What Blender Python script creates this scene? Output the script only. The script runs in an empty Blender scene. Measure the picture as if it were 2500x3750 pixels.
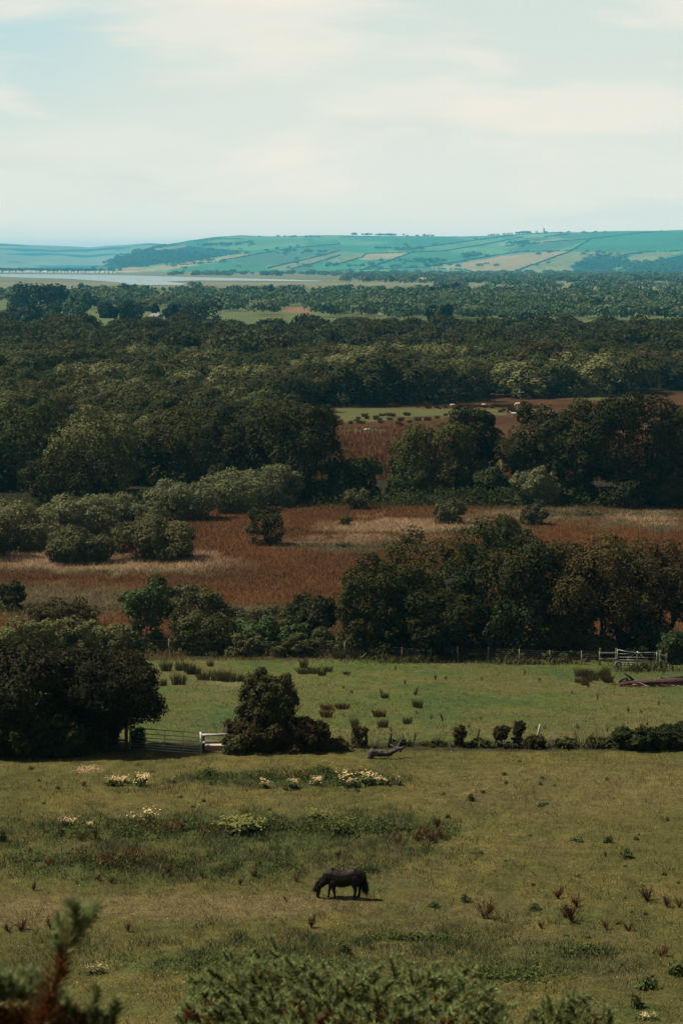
import bpy, bmesh, math
import numpy as np
from mathutils import Vector, Matrix

R = np.random.default_rng(7)
scene = bpy.context.scene
COL = scene.collection

# ------------------------------------------------------------------ camera geometry
F, CX, CY = 7500.0, 1250.0, 1875.0
PITCH = math.atan(905 / 7500)
CAMZ = 33.0
CP, SP = math.cos(PITCH), math.sin(PITCH)

def fbm(x, y, seed=0, octaves=4, gain=0.5):
    x = np.asarray(x, float); y = np.asarray(y, float)
    tot = np.zeros(np.broadcast(x, y).shape); amp = 1.0; norm = 0
    for o in range(octaves):
        xi = np.floor(x).astype(np.int64); yi = np.floor(y).astype(np.int64)
        fx = x - xi; fy = y - yi
        fx = fx * fx * (3 - 2 * fx); fy = fy * fy * (3 - 2 * fy)
        def h(a, b):
            n = (a * 374761393 + b * 668265263 + (seed + o * 31) * 974634777) & 0x7fffffff
            n = ((n ^ (n >> 13)) * 1274126177) & 0x7fffffff
            n = n ^ (n >> 16)
            return (n & 0xffff) / 65535.0
        v = (h(xi, yi) * (1 - fx) + h(xi + 1, yi) * fx) * (1 - fy) + (h(xi, yi + 1) * (1 - fx) + h(xi + 1, yi + 1) * fx) * fy
        tot += amp * v; norm += amp; amp *= gain; x = x * 2.03 + 11.3; y = y * 2.03 + 7.7
    return tot / norm

def sm(a, b, x):
    t = np.clip((x - a) / (b - a), 0, 1)
    return t * t * (3 - 2 * t)

PY = [-260, -30, 0, 8, 14, 20, 30, 45, 52, 60, 73, 102, 106, 125, 150, 164, 178, 200, 400, 20000]
PZ = [30, 2, -1.75, -3.95, -6.1, -8.5, -12.8, -19.2, -21.3, -22.25, -23.1, -24.7, -25.05, -27.6, -30.9, -32.35, -32.9, -33, -33, -33]
_yy = np.arange(-260, 420, 0.5)
_zz = np.interp(_yy, PY, PZ)
_k = np.exp(-0.5 * (np.arange(-12, 13) / 4.0) ** 2); _k /= _k.sum()
_zs = np.convolve(np.pad(_zz, 12, mode='edge'), _k, 'valid')

def Z(x, y):
    x = np.asarray(x, float); y = np.asarray(y, float)
    z = np.interp(y, _yy, _zs) + CAMZ
    near = 1 - sm(140, 175, y)
    z = z + (fbm(x / 9, y / 9, 3, 3) - .5) * (.12 + .25 * near) * sm(4, 20, y)
    z = z + (fbm(x / 40, y / 60, 5, 2) - .5) * .5 * sm(10, 60, y) * near
    return z

def project(x, y, z):
    z = z - CAMZ
    dep = y * CP - z * SP
    up = y * SP + z * CP
    dep = np.maximum(dep, 1e-3)
    return CX + F * x / dep, CY - F * up / dep

_Ds = np.exp(np.linspace(math.log(3), math.log(16000), 4000))
def hit(u, v):
    a = (u - CX) / F; b = (v - CY) / F
    dx, dy, dz = a, CP - b * SP, -SP - b * CP
    t = _Ds
    zz = CAMZ + dz * t; g = Z(dx * t, dy * t)
    below = np.nonzero(zz < g)[0]
    if len(below) == 0:
        i = len(t) - 1; tt = t[i]
    else:
        i = max(below[0], 1); lo, hi = t[i - 1], t[i]
        for _ in range(30):
            m = .5 * (lo + hi)
            if CAMZ + dz * m < Z(dx * m, dy * m): hi = m
            else: lo = m
        tt = hi
    x, y = dx * tt, dy * tt
    return float(x), float(y), float(Z(x, y)), F / tt      # last: pixels per metre

# ------------------------------------------------------------------ materials
def newmat(name):
    m = bpy.data.materials.new(name); m.use_nodes = True
    nt = m.node_tree; nt.nodes.clear()
    return m, nt, nt.nodes, nt.links

def N(nodes, t, **kw):
    n = nodes.new(t)
    for k, v in kw.items(): setattr(n, k, v)
    return n

AS = .60     # albedo level that goes with the exposure set at the end
def leafmat(name, c, var=.35, trans=.25, rough=.75, warm=.25):
    c = [k * AS for k in c]
    m, nt, ns, L = newmat(name)
    out = N(ns, 'ShaderNodeOutputMaterial')
    geo = N(ns, 'ShaderNodeNewGeometry'); oi = N(ns, 'ShaderNodeObjectInfo')
    ramp = N(ns, 'ShaderNodeValToRGB')
    lo = [c[0] * (1 - var), c[1] * (1 - var), c[2] * (1 - var)]
    hi = [c[0] * (1 + var * (1 + warm)), c[1] * (1 + var), c[2] * (1 + var * .6)]
    ramp.color_ramp.elements[0].color = (*lo, 1); ramp.color_ramp.elements[1].color = (*hi, 1)
    L.new(geo.outputs['Random Per Island'], ramp.inputs[0])
    hsv = N(ns, 'ShaderNodeHueSaturation')
    mr = N(ns, 'ShaderNodeMapRange'); mr.inputs[3].default_value = .78; mr.inputs[4].default_value = 1.25
    L.new(oi.outputs['Random'], mr.inputs[0]); L.new(mr.outputs[0], hsv.inputs['Value'])
    L.new(ramp.outputs[0], hsv.inputs['Color'])
    p = N(ns, 'ShaderNodeBsdfPrincipled'); p.inputs['Roughness'].default_value = rough
    p.inputs['Specular IOR Level'].default_value = .08
    t = N(ns, 'ShaderNodeBsdfTranslucent')
    L.new(hsv.outputs[0], p.inputs['Base Color']); L.new(hsv.outputs[0], t.inputs['Color'])
    mx = N(ns, 'ShaderNodeMixShader'); mx.inputs[0].default_value = trans
    L.new(p.outputs[0], mx.inputs[1]); L.new(t.outputs[0], mx.inputs[2]); L.new(mx.outputs[0], out.inputs[0])
    return m

def tintmat(name, trans=.2):
    """blades whose own colour is stored per vertex"""
    m, nt, ns, L = newmat(name)
    out = N(ns, 'ShaderNodeOutputMaterial'); at = N(ns, 'ShaderNodeAttribute', attribute_name='tint')
    p = N(ns, 'ShaderNodeBsdfPrincipled'); p.inputs['Roughness'].default_value = .8; p.inputs['Specular IOR Level'].default_value = .15
    t = N(ns, 'ShaderNodeBsdfTranslucent'); mx = N(ns, 'ShaderNodeMixShader'); mx.inputs[0].default_value = trans
    L.new(at.outputs['Color'], p.inputs['Base Color']); L.new(at.outputs['Color'], t.inputs['Color'])
    L.new(p.outputs[0], mx.inputs[1]); L.new(t.outputs[0], mx.inputs[2]); L.new(mx.outputs[0], out.inputs[0])
    return m

def groundmat(name, near=True):
    m, nt, ns, L = newmat(name)
    out = N(ns, 'ShaderNodeOutputMaterial'); at = N(ns, 'ShaderNodeAttribute', attribute_name='tint')
    geo = N(ns, 'ShaderNodeNewGeometry')
    p = N(ns, 'ShaderNodeBsdfPrincipled'); p.inputs['Roughness'].default_value = .95; p.inputs['Specular IOR Level'].default_value = .1
    vals = []
    for sc, lo, hi, d in (((11, .36, 1.7, 6), (1.6, .62, 1.4, 6)) if near else ((.05, .8, 1.2, 4), (.4, .8, 1.2, 3))):
        n = N(ns, 'ShaderNodeTexNoise'); n.inputs['Scale'].default_value = sc; n.inputs['Detail'].default_value = d
        n.inputs['Roughness'].default_value = .65
        L.new(geo.outputs['Position'], n.inputs['Vector'])
        mr = N(ns, 'ShaderNodeMapRange'); mr.inputs[1].default_value = .28; mr.inputs[2].default_value = .72
        mr.inputs[3].default_value = lo; mr.inputs[4].default_value = hi
        L.new(n.outputs[0], mr.inputs[0]); vals.append(mr)
    mul = N(ns, 'ShaderNodeMath', operation='MULTIPLY'); L.new(vals[0].outputs[0], mul.inputs[0]); L.new(vals[1].outputs[0], mul.inputs[1])
    vm = N(ns, 'ShaderNodeVectorMath', operation='SCALE'); L.new(at.outputs['Color'], vm.inputs[0]); L.new(mul.outputs[0], vm.inputs['Scale'])
    L.new(vm.outputs[0], p.inputs['Base Color'])
    b = N(ns, 'ShaderNodeBump'); b.inputs['Strength'].default_value = .8; b.inputs['Distance'].default_value = .09 if near else 1.0
    L.new(vals[0].outputs[0], b.inputs['Height']); L.new(b.outputs[0], p.inputs['Normal'])
    L.new(p.outputs[0], out.inputs[0])
    return m

def plain(name, c, rough=.7, metal=0., noise=None, spec=.4, bump=0):
    c = [k * AS for k in c]
    m, nt, ns, L = newmat(name)
    out = N(ns, 'ShaderNodeOutputMaterial')
    p = N(ns, 'ShaderNodeBsdfPrincipled'); p.inputs['Roughness'].default_value = rough; p.inputs['Metallic'].default_value = metal
    p.inputs['Specular IOR Level'].default_value = spec
    if noise:
        sc, amt = noise
        tc = N(ns, 'ShaderNodeTexCoord'); n = N(ns, 'ShaderNodeTexNoise'); n.inputs['Scale'].default_value = sc; n.inputs['Detail'].default_value = 5
        L.new(tc.outputs['Object'], n.inputs['Vector'])
        r = N(ns, 'ShaderNodeValToRGB')
        r.color_ramp.elements[0].position = .3; r.color_ramp.elements[1].position = .7
        r.color_ramp.elements[0].color = (*[k * (1 - amt) for k in c], 1); r.color_ramp.elements[1].color = (*[k * (1 + amt) for k in c], 1)
        L.new(n.outputs[0], r.inputs[0]); L.new(r.outputs[0], p.inputs['Base Color'])
        if bump:
            b = N(ns, 'ShaderNodeBump'); b.inputs['Strength'].default_value = bump; b.inputs['Distance'].default_value = .02
            L.new(n.outputs[0], b.inputs['Height']); L.new(b.outputs[0], p.inputs['Normal'])
    else:
        p.inputs['Base Color'].default_value = (*c, 1)
    L.new(p.outputs[0], out.inputs[0])
    return m

M = {}
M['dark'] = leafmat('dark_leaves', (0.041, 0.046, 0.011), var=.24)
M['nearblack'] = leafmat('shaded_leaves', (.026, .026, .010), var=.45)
M['deep'] = leafmat('deep_green_leaves', (0.039, 0.050, 0.016))
M['olive'] = leafmat('olive_leaves', (0.071, 0.072, 0.019), var=.24)
M['brown'] = leafmat('brownish_leaves', (0.072, 0.058, 0.020))
M['mid'] = leafmat('mid_green_leaves', (0.053, 0.067, 0.019), var=.24)
M['willow'] = leafmat('grey_willow_leaves', (0.177, 0.195, 0.095))
M['willowdark'] = leafmat('dull_willow_leaves', (0.103, 0.105, 0.047))
M['pale'] = leafmat('pale_leaves', (0.149, 0.158, 0.061))
M['bramble'] = leafmat('bramble_leaves', (0.086, 0.094, 0.036), var=.5)
M['fern'] = leafmat('fern_leaves', (0.069, 0.104, 0.037), var=.4)
M['bramblebrown'] = leafmat('brown_bramble_leaves', (0.066, 0.053, 0.021), var=.5)
M['silver'] = leafmat('silvery_leaves', (.13, .16, .13))
M['russet'] = leafmat('russet_leaves', (0.103, 0.058, 0.019))
M['farwood'] = leafmat('haze_tinted_leaves', (0.094, 0.160, 0.087))  # leaf green lightened and blued, part of the haze sits in the colour
M['hedgefar'] = leafmat('haze_tinted_hedge_leaves', (0.068, 0.128, 0.090))  # hedge colour lifted towards blue as if softened by haze
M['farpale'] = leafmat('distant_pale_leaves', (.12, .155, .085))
M['fardark'] = leafmat('distant_dark_leaves', (.024, .030, .014))
M['stalky'] = leafmat('seeding_stems', (0.126, 0.084, 0.035), var=.5)
M['nettle'] = leafmat('nettle_leaves', (0.078, 0.108, 0.033), var=.5)
M['rust'] = leafmat('dock_seed_heads', (.095, .030, .016), var=.4, warm=.1)
M['rushgreen'] = leafmat('rush_stems', (0.082, 0.081, 0.030), var=.4)
M['rushbrown'] = leafmat('brown_rush_stems', (0.108, 0.054, 0.021), var=.4)
M['cream'] = leafmat('cream_flowers', (0.837, 0.648, 0.365), var=.25, trans=.1)
M['yellowish'] = leafmat('yellow_green_flowers', (.20, .22, .07), var=.35)
M['gorse'] = leafmat('gorse_spines', (0.279, 0.352, 0.147), var=.35)
M['gorsedead'] = leafmat('dead_gorse_spines', (0.182, 0.064, 0.025), var=.45, warm=.2)
M['bark'] = plain('bark', (.055, .04, .028), .9, noise=(3, .5), bump=.5)
M['stick'] = plain('dead_stems', (.12, .08, .05), .9, noise=(6, .4))
M['paledead'] = plain('bleached_wood', (.38, .29, .21), .85, noise=(5, .4))
M['drift'] = plain('weathered_log', (.055, .045, .042), .8, noise=(5, .7), bump=.8)
M['reddead'] = plain('red_brown_dead_wood', (.085, .035, .024), .9, noise=(4, .6), bump=.6)
M['blackwood'] = plain('blackened_wood', (.018, .013, .011), .9, noise=(5, .4))
M['galv'] = plain('galvanised_steel', (.52, .60, .50), .4, .35, noise=(4, .25))
M['galvwhite'] = plain('glint_mottled_steel', (.30, .29, .27), .45, .3, noise=(2.2, .8))  # strong light and dark mottling stands in for glints on the bars
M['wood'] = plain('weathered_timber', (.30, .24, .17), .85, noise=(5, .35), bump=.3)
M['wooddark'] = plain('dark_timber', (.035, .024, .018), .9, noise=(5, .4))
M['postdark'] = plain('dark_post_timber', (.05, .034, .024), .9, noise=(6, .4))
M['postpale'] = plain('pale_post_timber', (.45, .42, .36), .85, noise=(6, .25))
M['railwhite'] = plain('sunbleached_rail', (.55, .52, .48), .8, noise=(5, .3))
M['slab'] = plain('pale_concrete', (.62, .53, .42), .9, noise=(3, .2))
M['wire'] = plain('fence_wire', (.09, .075, .06), .8, .0)
M['tyre'] = plain('old_tyre_rubber', (.16, .13, .12), .8, noise=(4, .4))
M['coat'] = plain('black_brown_coat', (.015, .0065, .0045), .5, noise=(9, .35), spec=.2)
M['hair'] = plain('black_hair', (.009, .0045, .0035), .65, noise=(14, .4), spec=.2)
M['hoof'] = plain('dark_hoof', (.012, .008, .007), .6)
M['eye'] = plain('dark_eye', (.01, .006, .005), .1, spec=.8)
M['wool'] = plain('white_wool', (.72, .68, .60), .95, noise=(14, .12), bump=.6)
M['sheepface'] = plain('pale_sheep_face', (.45, .40, .34), .9)
M['whitewall'] = plain('white_wall', (.85, .80, .72), .8)
M['greywall'] = plain('grey_roof_slate', (.16, .17, .18), .7)
M['tanwall'] = plain('pinkish_wall', (.75, .50, .36), .8)
M['glass'] = plain('dark_window', (.03, .04, .05), .1)
M['stone'] = plain('pale_church_stone', (.70, .66, .58), .9)
M['stoneshade'] = plain('shaded_church_stone', (.30, .29, .28), .9)  # same church stone darkened, shade put into the colour
M['ground'] = groundmat('grass_and_soil', True)
M['hill'] = groundmat('hill_fields', False)
M['tint'] = tintmat('grass_blades')
M['straw'] = plain('scattered_straw', (.62, .40, .26), .9, noise=(8, .3))
def watermat():
    m, nt, ns, L = newmat('estuary_water')
    out = N(ns, 'ShaderNodeOutputMaterial'); p = N(ns, 'ShaderNodeBsdfPrincipled')
    p.inputs['Base Color'].default_value = (.10, .13, .13, 1); p.inputs['Roughness'].default_value = .18
    p.inputs['IOR'].default_value = 1.33
    geo = N(ns, 'ShaderNodeNewGeometry'); n = N(ns, 'ShaderNodeTexNoise'); n.inputs['Scale'].default_value = .08; n.inputs['Detail'].default_value = 6
    L.new(geo.outputs['Position'], n.inputs['Vector'])
    b = N(ns, 'ShaderNodeBump'); b.inputs['Strength'].default_value = .25; b.inputs['Distance'].default_value = 1
    L.new(n.outputs[0], b.inputs['Height']); L.new(b.outputs[0], p.inputs['Normal']); L.new(p.outputs[0], out.inputs[0])
    return m
M['water'] = watermat()

# ------------------------------------------------------------------ object helpers
def mesh(name, V, Fc, mat, smooth=False, tint=None):
    """V (n,3), Fc (m,k) numpy or list of index lists"""
    me = bpy.data.meshes.new(name)
    V = np.asarray(V, np.float32)
    if isinstance(Fc, np.ndarray):
        k = Fc.shape[1]; nf = len(Fc)
        me.vertices.add(len(V)); me.vertices.foreach_set('co', V.ravel())
        me.loops.add(nf * k); me.loops.foreach_set('vertex_index', Fc.astype(np.int32).ravel())
        me.polygons.add(nf)
        me.polygons.foreach_set('loop_start', np.arange(0, nf * k, k, dtype=np.int32))
    else:
        me.from_pydata(V.tolist(), [], [list(map(int, f)) for f in Fc])
    me.update(calc_edges=True)
    for mm in (mat if isinstance(mat, (list, tuple)) else [mat]): me.materials.append(mm)
    if smooth: me.polygons.foreach_set('use_smooth', np.ones(len(me.polygons), bool))
    if tint is not None:
        a = me.attributes.new('tint', 'FLOAT_COLOR', 'POINT')
        t = np.ones((len(V), 4), np.float32); t[:, :3] = np.asarray(tint) * (1.0 if mat is M['hill'] else AS)
        a.data.foreach_set('color', t.ravel())
    return me

def ob(name, me, parent=None, loc=None):
    o = bpy.data.objects.new(name, me); COL.objects.link(o)
    if parent is not None: o.parent = parent
    if loc is not None: o.location = loc
    return o

def tag(o, label=None, cat=None, group=None, kind=None):
    if label: o['label'] = label
    if cat: o['category'] = cat
    if group: o['group'] = group
    if kind: o['kind'] = kind
    return o

def thing(name, label, cat, loc=(0, 0, 0), rz=0, group=None, scale=None):
    o = bpy.data.objects.new(name, None); COL.objects.link(o)
    o.location = loc; o.rotation_euler = (0, 0, rz); o.empty_display_size = .2
    if scale is not None: o.scale = scale
    return tag(o, label, cat, group)

def dup(root, loc, rz=0, scale=None, label=None, group=None):
    r = root.copy(); COL.objects.link(r); r.location = loc; r.rotation_euler = (0, 0, rz)
    if scale is not None: r.scale = scale
    if label: r['label'] = label
    if group: r['group'] = group
    for ch in list(root.children):
        c = ch.copy(); COL.objects.link(c); c.parent = r
        for g in ch.children:
            d = g.copy(); COL.objects.link(d); d.parent = c
    return r

# ------------------------------------------------------------------ shape helpers
def nrm(a):
    return a / np.maximum(np.linalg.norm(a, axis=-1, keepdims=True), 1e-9)

def rdirs(n, rng):
    return nrm(rng.normal(size=(n, 3)))

def leafquads(P, Nn, Ld, size, aspect):
    """rhombic leaves"""
    Nn = nrm(Nn); Ld = nrm(Ld - Nn * np.sum(Ld * Nn, 1, keepdims=True)); S = np.cross(Nn, Ld)
    s = size[:, None]
    a = Ld * s * aspect * .5; b = S * s * .5
    V = np.stack([P + a, P + b - a * .1, P - a, P - b - a * .1], 1).reshape(-1, 3)
    Fc = np.arange(len(V)).reshape(-1, 4)
    return V, Fc

def tube(pts, rad, sides=7, cap=True):
    pts = np.asarray(pts, float); n = len(pts)
    V, Fs = [], []
    prev = None
    for i in range(n):
        t = pts[min(i + 1, n - 1)] - pts[max(i - 1, 0)]; t = t / (np.linalg.norm(t) + 1e-9)
        ref = np.array([0, 0, 1.]) if abs(t[2]) < .9 else np.array([1., 0, 0])
        a = np.cross(t, ref); a /= np.linalg.norm(a); b = np.cross(t, a)
        if prev is not None and np.dot(a, prev) < 0: a, b = -a, -b
        prev = a
        for k in range(sides):
            th = 2 * math.pi * k / sides
            V.append(pts[i] + rad[i] * (math.cos(th) * a + math.sin(th) * b))
    for i in range(n - 1):
        for k in range(sides):
            k2 = (k + 1) % sides
            Fs.append([i * sides + k, i * sides + k2, (i + 1) * sides + k2, (i + 1) * sides + k])
    if cap:
        Fs.append(list(range(sides))[::-1]); Fs.append([(n - 1) * sides + k for k in range(sides)])
    return V, Fs

class MB:
    def __init__(s): s.V = []; s.F = []
    def add(s, V, Fs):
        o = len(s.V); s.V.extend([tuple(map(float, v)) for v in V]); s.F.extend([[i + o for i in f] for f in Fs]); return s
    def tube(s, pts, rad, sides=7): return s.add(*tube(pts, rad, sides))
    def bar(s, a, b, r, sides=8): return s.tube([a, b], [r, r], sides)
    def box(s, c, size, rot=None, taper=1.0):
        x, y, z = [k / 2 for k in size]
        P = [(-x, -y, -z), (x, -y, -z), (x, y, -z), (-x, y, -z), (-x * taper, -y * taper, z), (x * taper, -y * taper, z), (x * taper, y * taper, z), (-x * taper, y * taper, z)]
        P = [Vector(p) for p in P]
        if rot is not None: P = [rot @ p for p in P]
        P = [p + Vector(c) for p in P]
        return s.add(P, [[0, 3, 2, 1], [4, 5, 6, 7], [0, 1, 5, 4], [1, 2, 6, 5], [2, 3, 7, 6], [3, 0, 4, 7]])
    def mesh(s, name, mat, smooth=False, bevel=0):
        me = mesh(name, np.array(s.V), s.F, mat, smooth)
        if bevel:
            bm = bmesh.new(); bm.from_mesh(me)
            bmesh.ops.bevel(bm, geom=list(bm.edges), offset=bevel, segments=1, affect='EDGES', clamp_overlap=True)
            bm.to_mesh(me); bm.free()
        return me
    def build(s, name, mat, parent=None, smooth=False, bevel=0, loc=None):
        return ob(name, s.mesh(name, mat, smooth, bevel), parent, loc)

def remeshed(name, balls, voxel, mat, smooth_it=3):
    """union of ellipsoids (x,y,z,rx,ry,rz) -> one continuous skin"""
    ico = bmesh.new(); bmesh.ops.create_icosphere(ico, subdivisions=2, radius=1)
    bv = np.array([v.co[:] for v in ico.verts]); bf = np.array([[v.index for v in f.verts] for f in ico.faces]); ico.free()
    V = []; Fs = []
    for i, b in enumerate(balls):
        V.append(bv * np.array(b[3:6]) + np.array(b[:3])); Fs.append(bf + i * len(bv))
    me = mesh(name, np.concatenate(V), np.concatenate(Fs), mat, True)
    o = ob(name, me)
    r = o.modifiers.new('r', 'REMESH'); r.mode = 'VOXEL'; r.voxel_size = voxel; r.use_smooth_shade = True
    s = o.modifiers.new('s', 'SMOOTH'); s.iterations = smooth_it; s.factor = .5
    dg = bpy.context.evaluated_depsgraph_get()
    new = bpy.data.meshes.new_from_object(o.evaluated_get(dg)); new.name = name
    bpy.data.objects.remove(o); bpy.data.meshes.remove(me)
    if not new.materials: new.materials.append(mat)
    new.polygons.foreach_set('use_smooth', np.ones(len(new.polygons), bool))
    return new

def chain(pts, step=.03):
    """pts: (x,y,z,r) or (x,y,z,rx,ry,rz) -> dense balls"""
    out = []
    P = [list(p) + [p[3]] * 2 if len(p) == 4 else list(p) for p in pts]
    for a, b in zip(P[:-1], P[1:]):
        a = np.array(a); b = np.array(b); n = max(2, int(np.linalg.norm(a[:3] - b[:3]) / step))
        for t in np.linspace(0, 1, n): out.append(list(a * (1 - t) + b * t))
    return out

# ------------------------------------------------------------------ crowns
def crown_arrays(seed, rx, ry, h0, h1, nl, lump, n, leaf, aspect=1.5, upright=.25, sub=.42, fill=.1, low=-.35, jag=.1, M_sub=16, nj=.4):
    rng = np.random.default_rng(seed)
    zc, rz = (h0 + h1) / 2, (h1 - h0) / 2
    d = rdirs(nl * 4, rng); d = d[d[:, 2] > low][:nl]; nl = len(d)
    f = rng.uniform(.5, .8, nl)[:, None]
    box = np.sqrt(1 - np.abs(d[:, 2]) ** 3.2) / np.maximum(np.sqrt(1 - d[:, 2] ** 2), .2)
    d = d * np.stack([box, box, np.ones(nl)], 1)
    C = d * f * np.array([rx, ry, rz]) + np.array([0, 0, zc])
    rr = rng.uniform(lump[0], lump[1], nl) * min(rx, ry, rz * 1.6)
    C = np.vstack([C, [[0, 0, zc]]]); rr = np.append(rr, min(rx, ry, rz) * .72)
    C[:, 2] = np.maximum(C[:, 2], h0 + rr * .5)
    if h0 < .35:
        ns_ = 8; a = rng.uniform(0, 6.28, ns_); k_ = rng.uniform(.35, .62, ns_); r_ = rng.uniform(.24, .36, ns_) * min(rx, ry, rz * 1.6)
        C = np.vstack([C, np.stack([np.cos(a) * rx * k_, np.sin(a) * ry * k_, h0 + r_ * rng.uniform(.4, .9, ns_)], 1)]); rr = np.append(rr, r_)
    w = rr ** 2; w /= w.sum()
    P_, N_, L_, S_ = [], [], [], []
    subs = [rdirs(M_sub, rng) for _ in rr]
    have = 0
    while have < n:
        m = int(n * 1.3) + 50
        li = rng.choice(len(rr), m, p=w)
        si = rng.integers(0, M_sub, m)
        sd = np.array(subs)[li, si]
        dr = nrm(sd + rng.normal(size=(m, 3)) * sub * .8)
        ca = np.clip(np.sum(dr * sd, 1), -1, 1); ang = np.arccos(ca)
        rad = rr[li] * (.80 + .30 * np.exp(-(ang / sub) ** 2) + rng.normal(size=m) * jag * .5)
        inner = rng.random(m) < fill
        rad = np.where(inner, rad * rng.uniform(.4, .95, m), rad)
        P = C[li] + dr * rad[:, None]
        ok = P[:, 2] > max(.02, h0 * .5)
        D = np.linalg.norm(P[:, None, :] - C[None], axis=2) / rr[None]
        D[np.arange(m), li] = 9
        ok &= (D.min(1) > .78) | (inner & (rng.random(m) < .3))
        P, dr = P[ok], dr[ok]
        P_.append(P); N_.append(dr * .85 + np.array([0, 0, .3]) + rng.normal(size=P.shape) * nj)
        L_.append(rng.normal(size=P.shape) * (1 - upright) + (dr * .8 + np.array([0, 0, 1.])) * upright * 1.6)
        S_.append(leaf * rng.uniform(.6, 1.35, len(P)))
        have += len(P)
    P = np.concatenate(P_)[:n]; Nn = np.concatenate(N_)[:n]; Ld = np.concatenate(L_)[:n]; s = np.concatenate(S_)[:n]
    return leafquads(P, Nn, Ld, s, aspect), C, rr

def trunk_mb(seed, H, r, spread, tops):
    rng = np.random.default_rng(seed); mb = MB()
    a = np.array([0, 0, -.25]); top = np.array([rng.normal() * .05 * H, rng.normal() * .05 * H, H])
    mb.tube([a, a * .5 + np.array([0, 0, .1]), top * .5, top], [r * 1.3, r, r * .75, r * .35], 8)
    for c in tops:
        k = rng.uniform(.35, .8); b = top * k; c = np.array(c)
        m = (b + c) / 2 + rng.normal(size=3) * .06 * H
        mb.tube([b, m, b + (c - b) * .92], [r * .5, r * .33, r * .12], 6)
    return mb

def make_tree(name, label, cat, seed, W, H, mat, leaf, n, loc=(0, 0, 0), group=None, h0=None, nl=22, lump=(.26, .42), trunk=None,
              parts=('crown', 'trunk'), ry=None, **kw):
    h0 = H * .12 if h0 is None else h0
    (V, Fc), C, rr = crown_arrays(seed, W / 2, (ry or W * .45), h0, H, nl, lump, n, leaf, **kw)
    # keep the crown within the asked height and width
    lo, hi = np.percentile(V[:, 0], [1, 99]); V[:, 0] = (V[:, 0] - (lo + hi) / 2) * (W / (hi - lo))
    top = np.percentile(V[:, 2], 99.3); V[:, 2] *= H / top
    t = thing(name, label, cat, loc, 0, group)
    ob(parts[0], mesh(parts[0], V, Fc, M[mat] if isinstance(mat, str) else mat), t)
    rng = np.random.default_rng(seed + 5)
    idx = rng.choice(min(len(C) - 1, nl - 2), min(5, nl - 3), replace=False)
    tm = trunk_mb(seed, max(h0 + (H - h0) * .45, .3), trunk or max(.03, H * .02), W * .3, C[idx])
    ob(parts[1], tm.mesh(parts[1], M['bark'], True), t)
    return t

# ================================================================== SETTING
# ---- ground sheet
def smooth_band(v, a, b, s=12): return sm(a - s, a + s, v) * (1 - sm(b - s, b + s, v))
def ell(U, V, u, v, a, b, soft=.35):
    d = np.sqrt(((U - u) / a) ** 2 + ((V - v) / b) ** 2)
    return 1 - sm(1 - soft, 1 + soft, d)

def meadow_masks(Un, Vn):
    pale = .7 * np.clip(ell(Un, Vn, 430, 2066, 430, 26) + ell(Un, Vn, 140, 2045, 100, 20) + ell(Un, Vn, 700, 2040, 120, 22) + ell(Un, Vn, 1450, 1925, 260, 24) + ell(Un, Vn, 1330, 1975, 280, 12) * .7 + ell(Un, Vn, 2340, 1898, 130, 14) + ell(Un, Vn, 1850, 1890, 200, 12) * .5, 0, 1)
    gryg = np.clip(ell(Un, Vn, 2150, 1885, 500, 22) * .8 + ell(Un, Vn, 1250, 2000, 250, 16) * .8 + ell(Un, Vn, 1700, 1940, 200, 24) * .7 + ell(Un, Vn, 500, 2090, 400, 14) * .8 + ell(Un, Vn, 1000, 2255, 320, 40) * .8 + ell(Un, Vn, 150, 2200, 420, 60) * .8 + ell(Un, Vn, 2350, 1925, 250, 12) * .8, 0, 1)
    return pale, gryg

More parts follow.
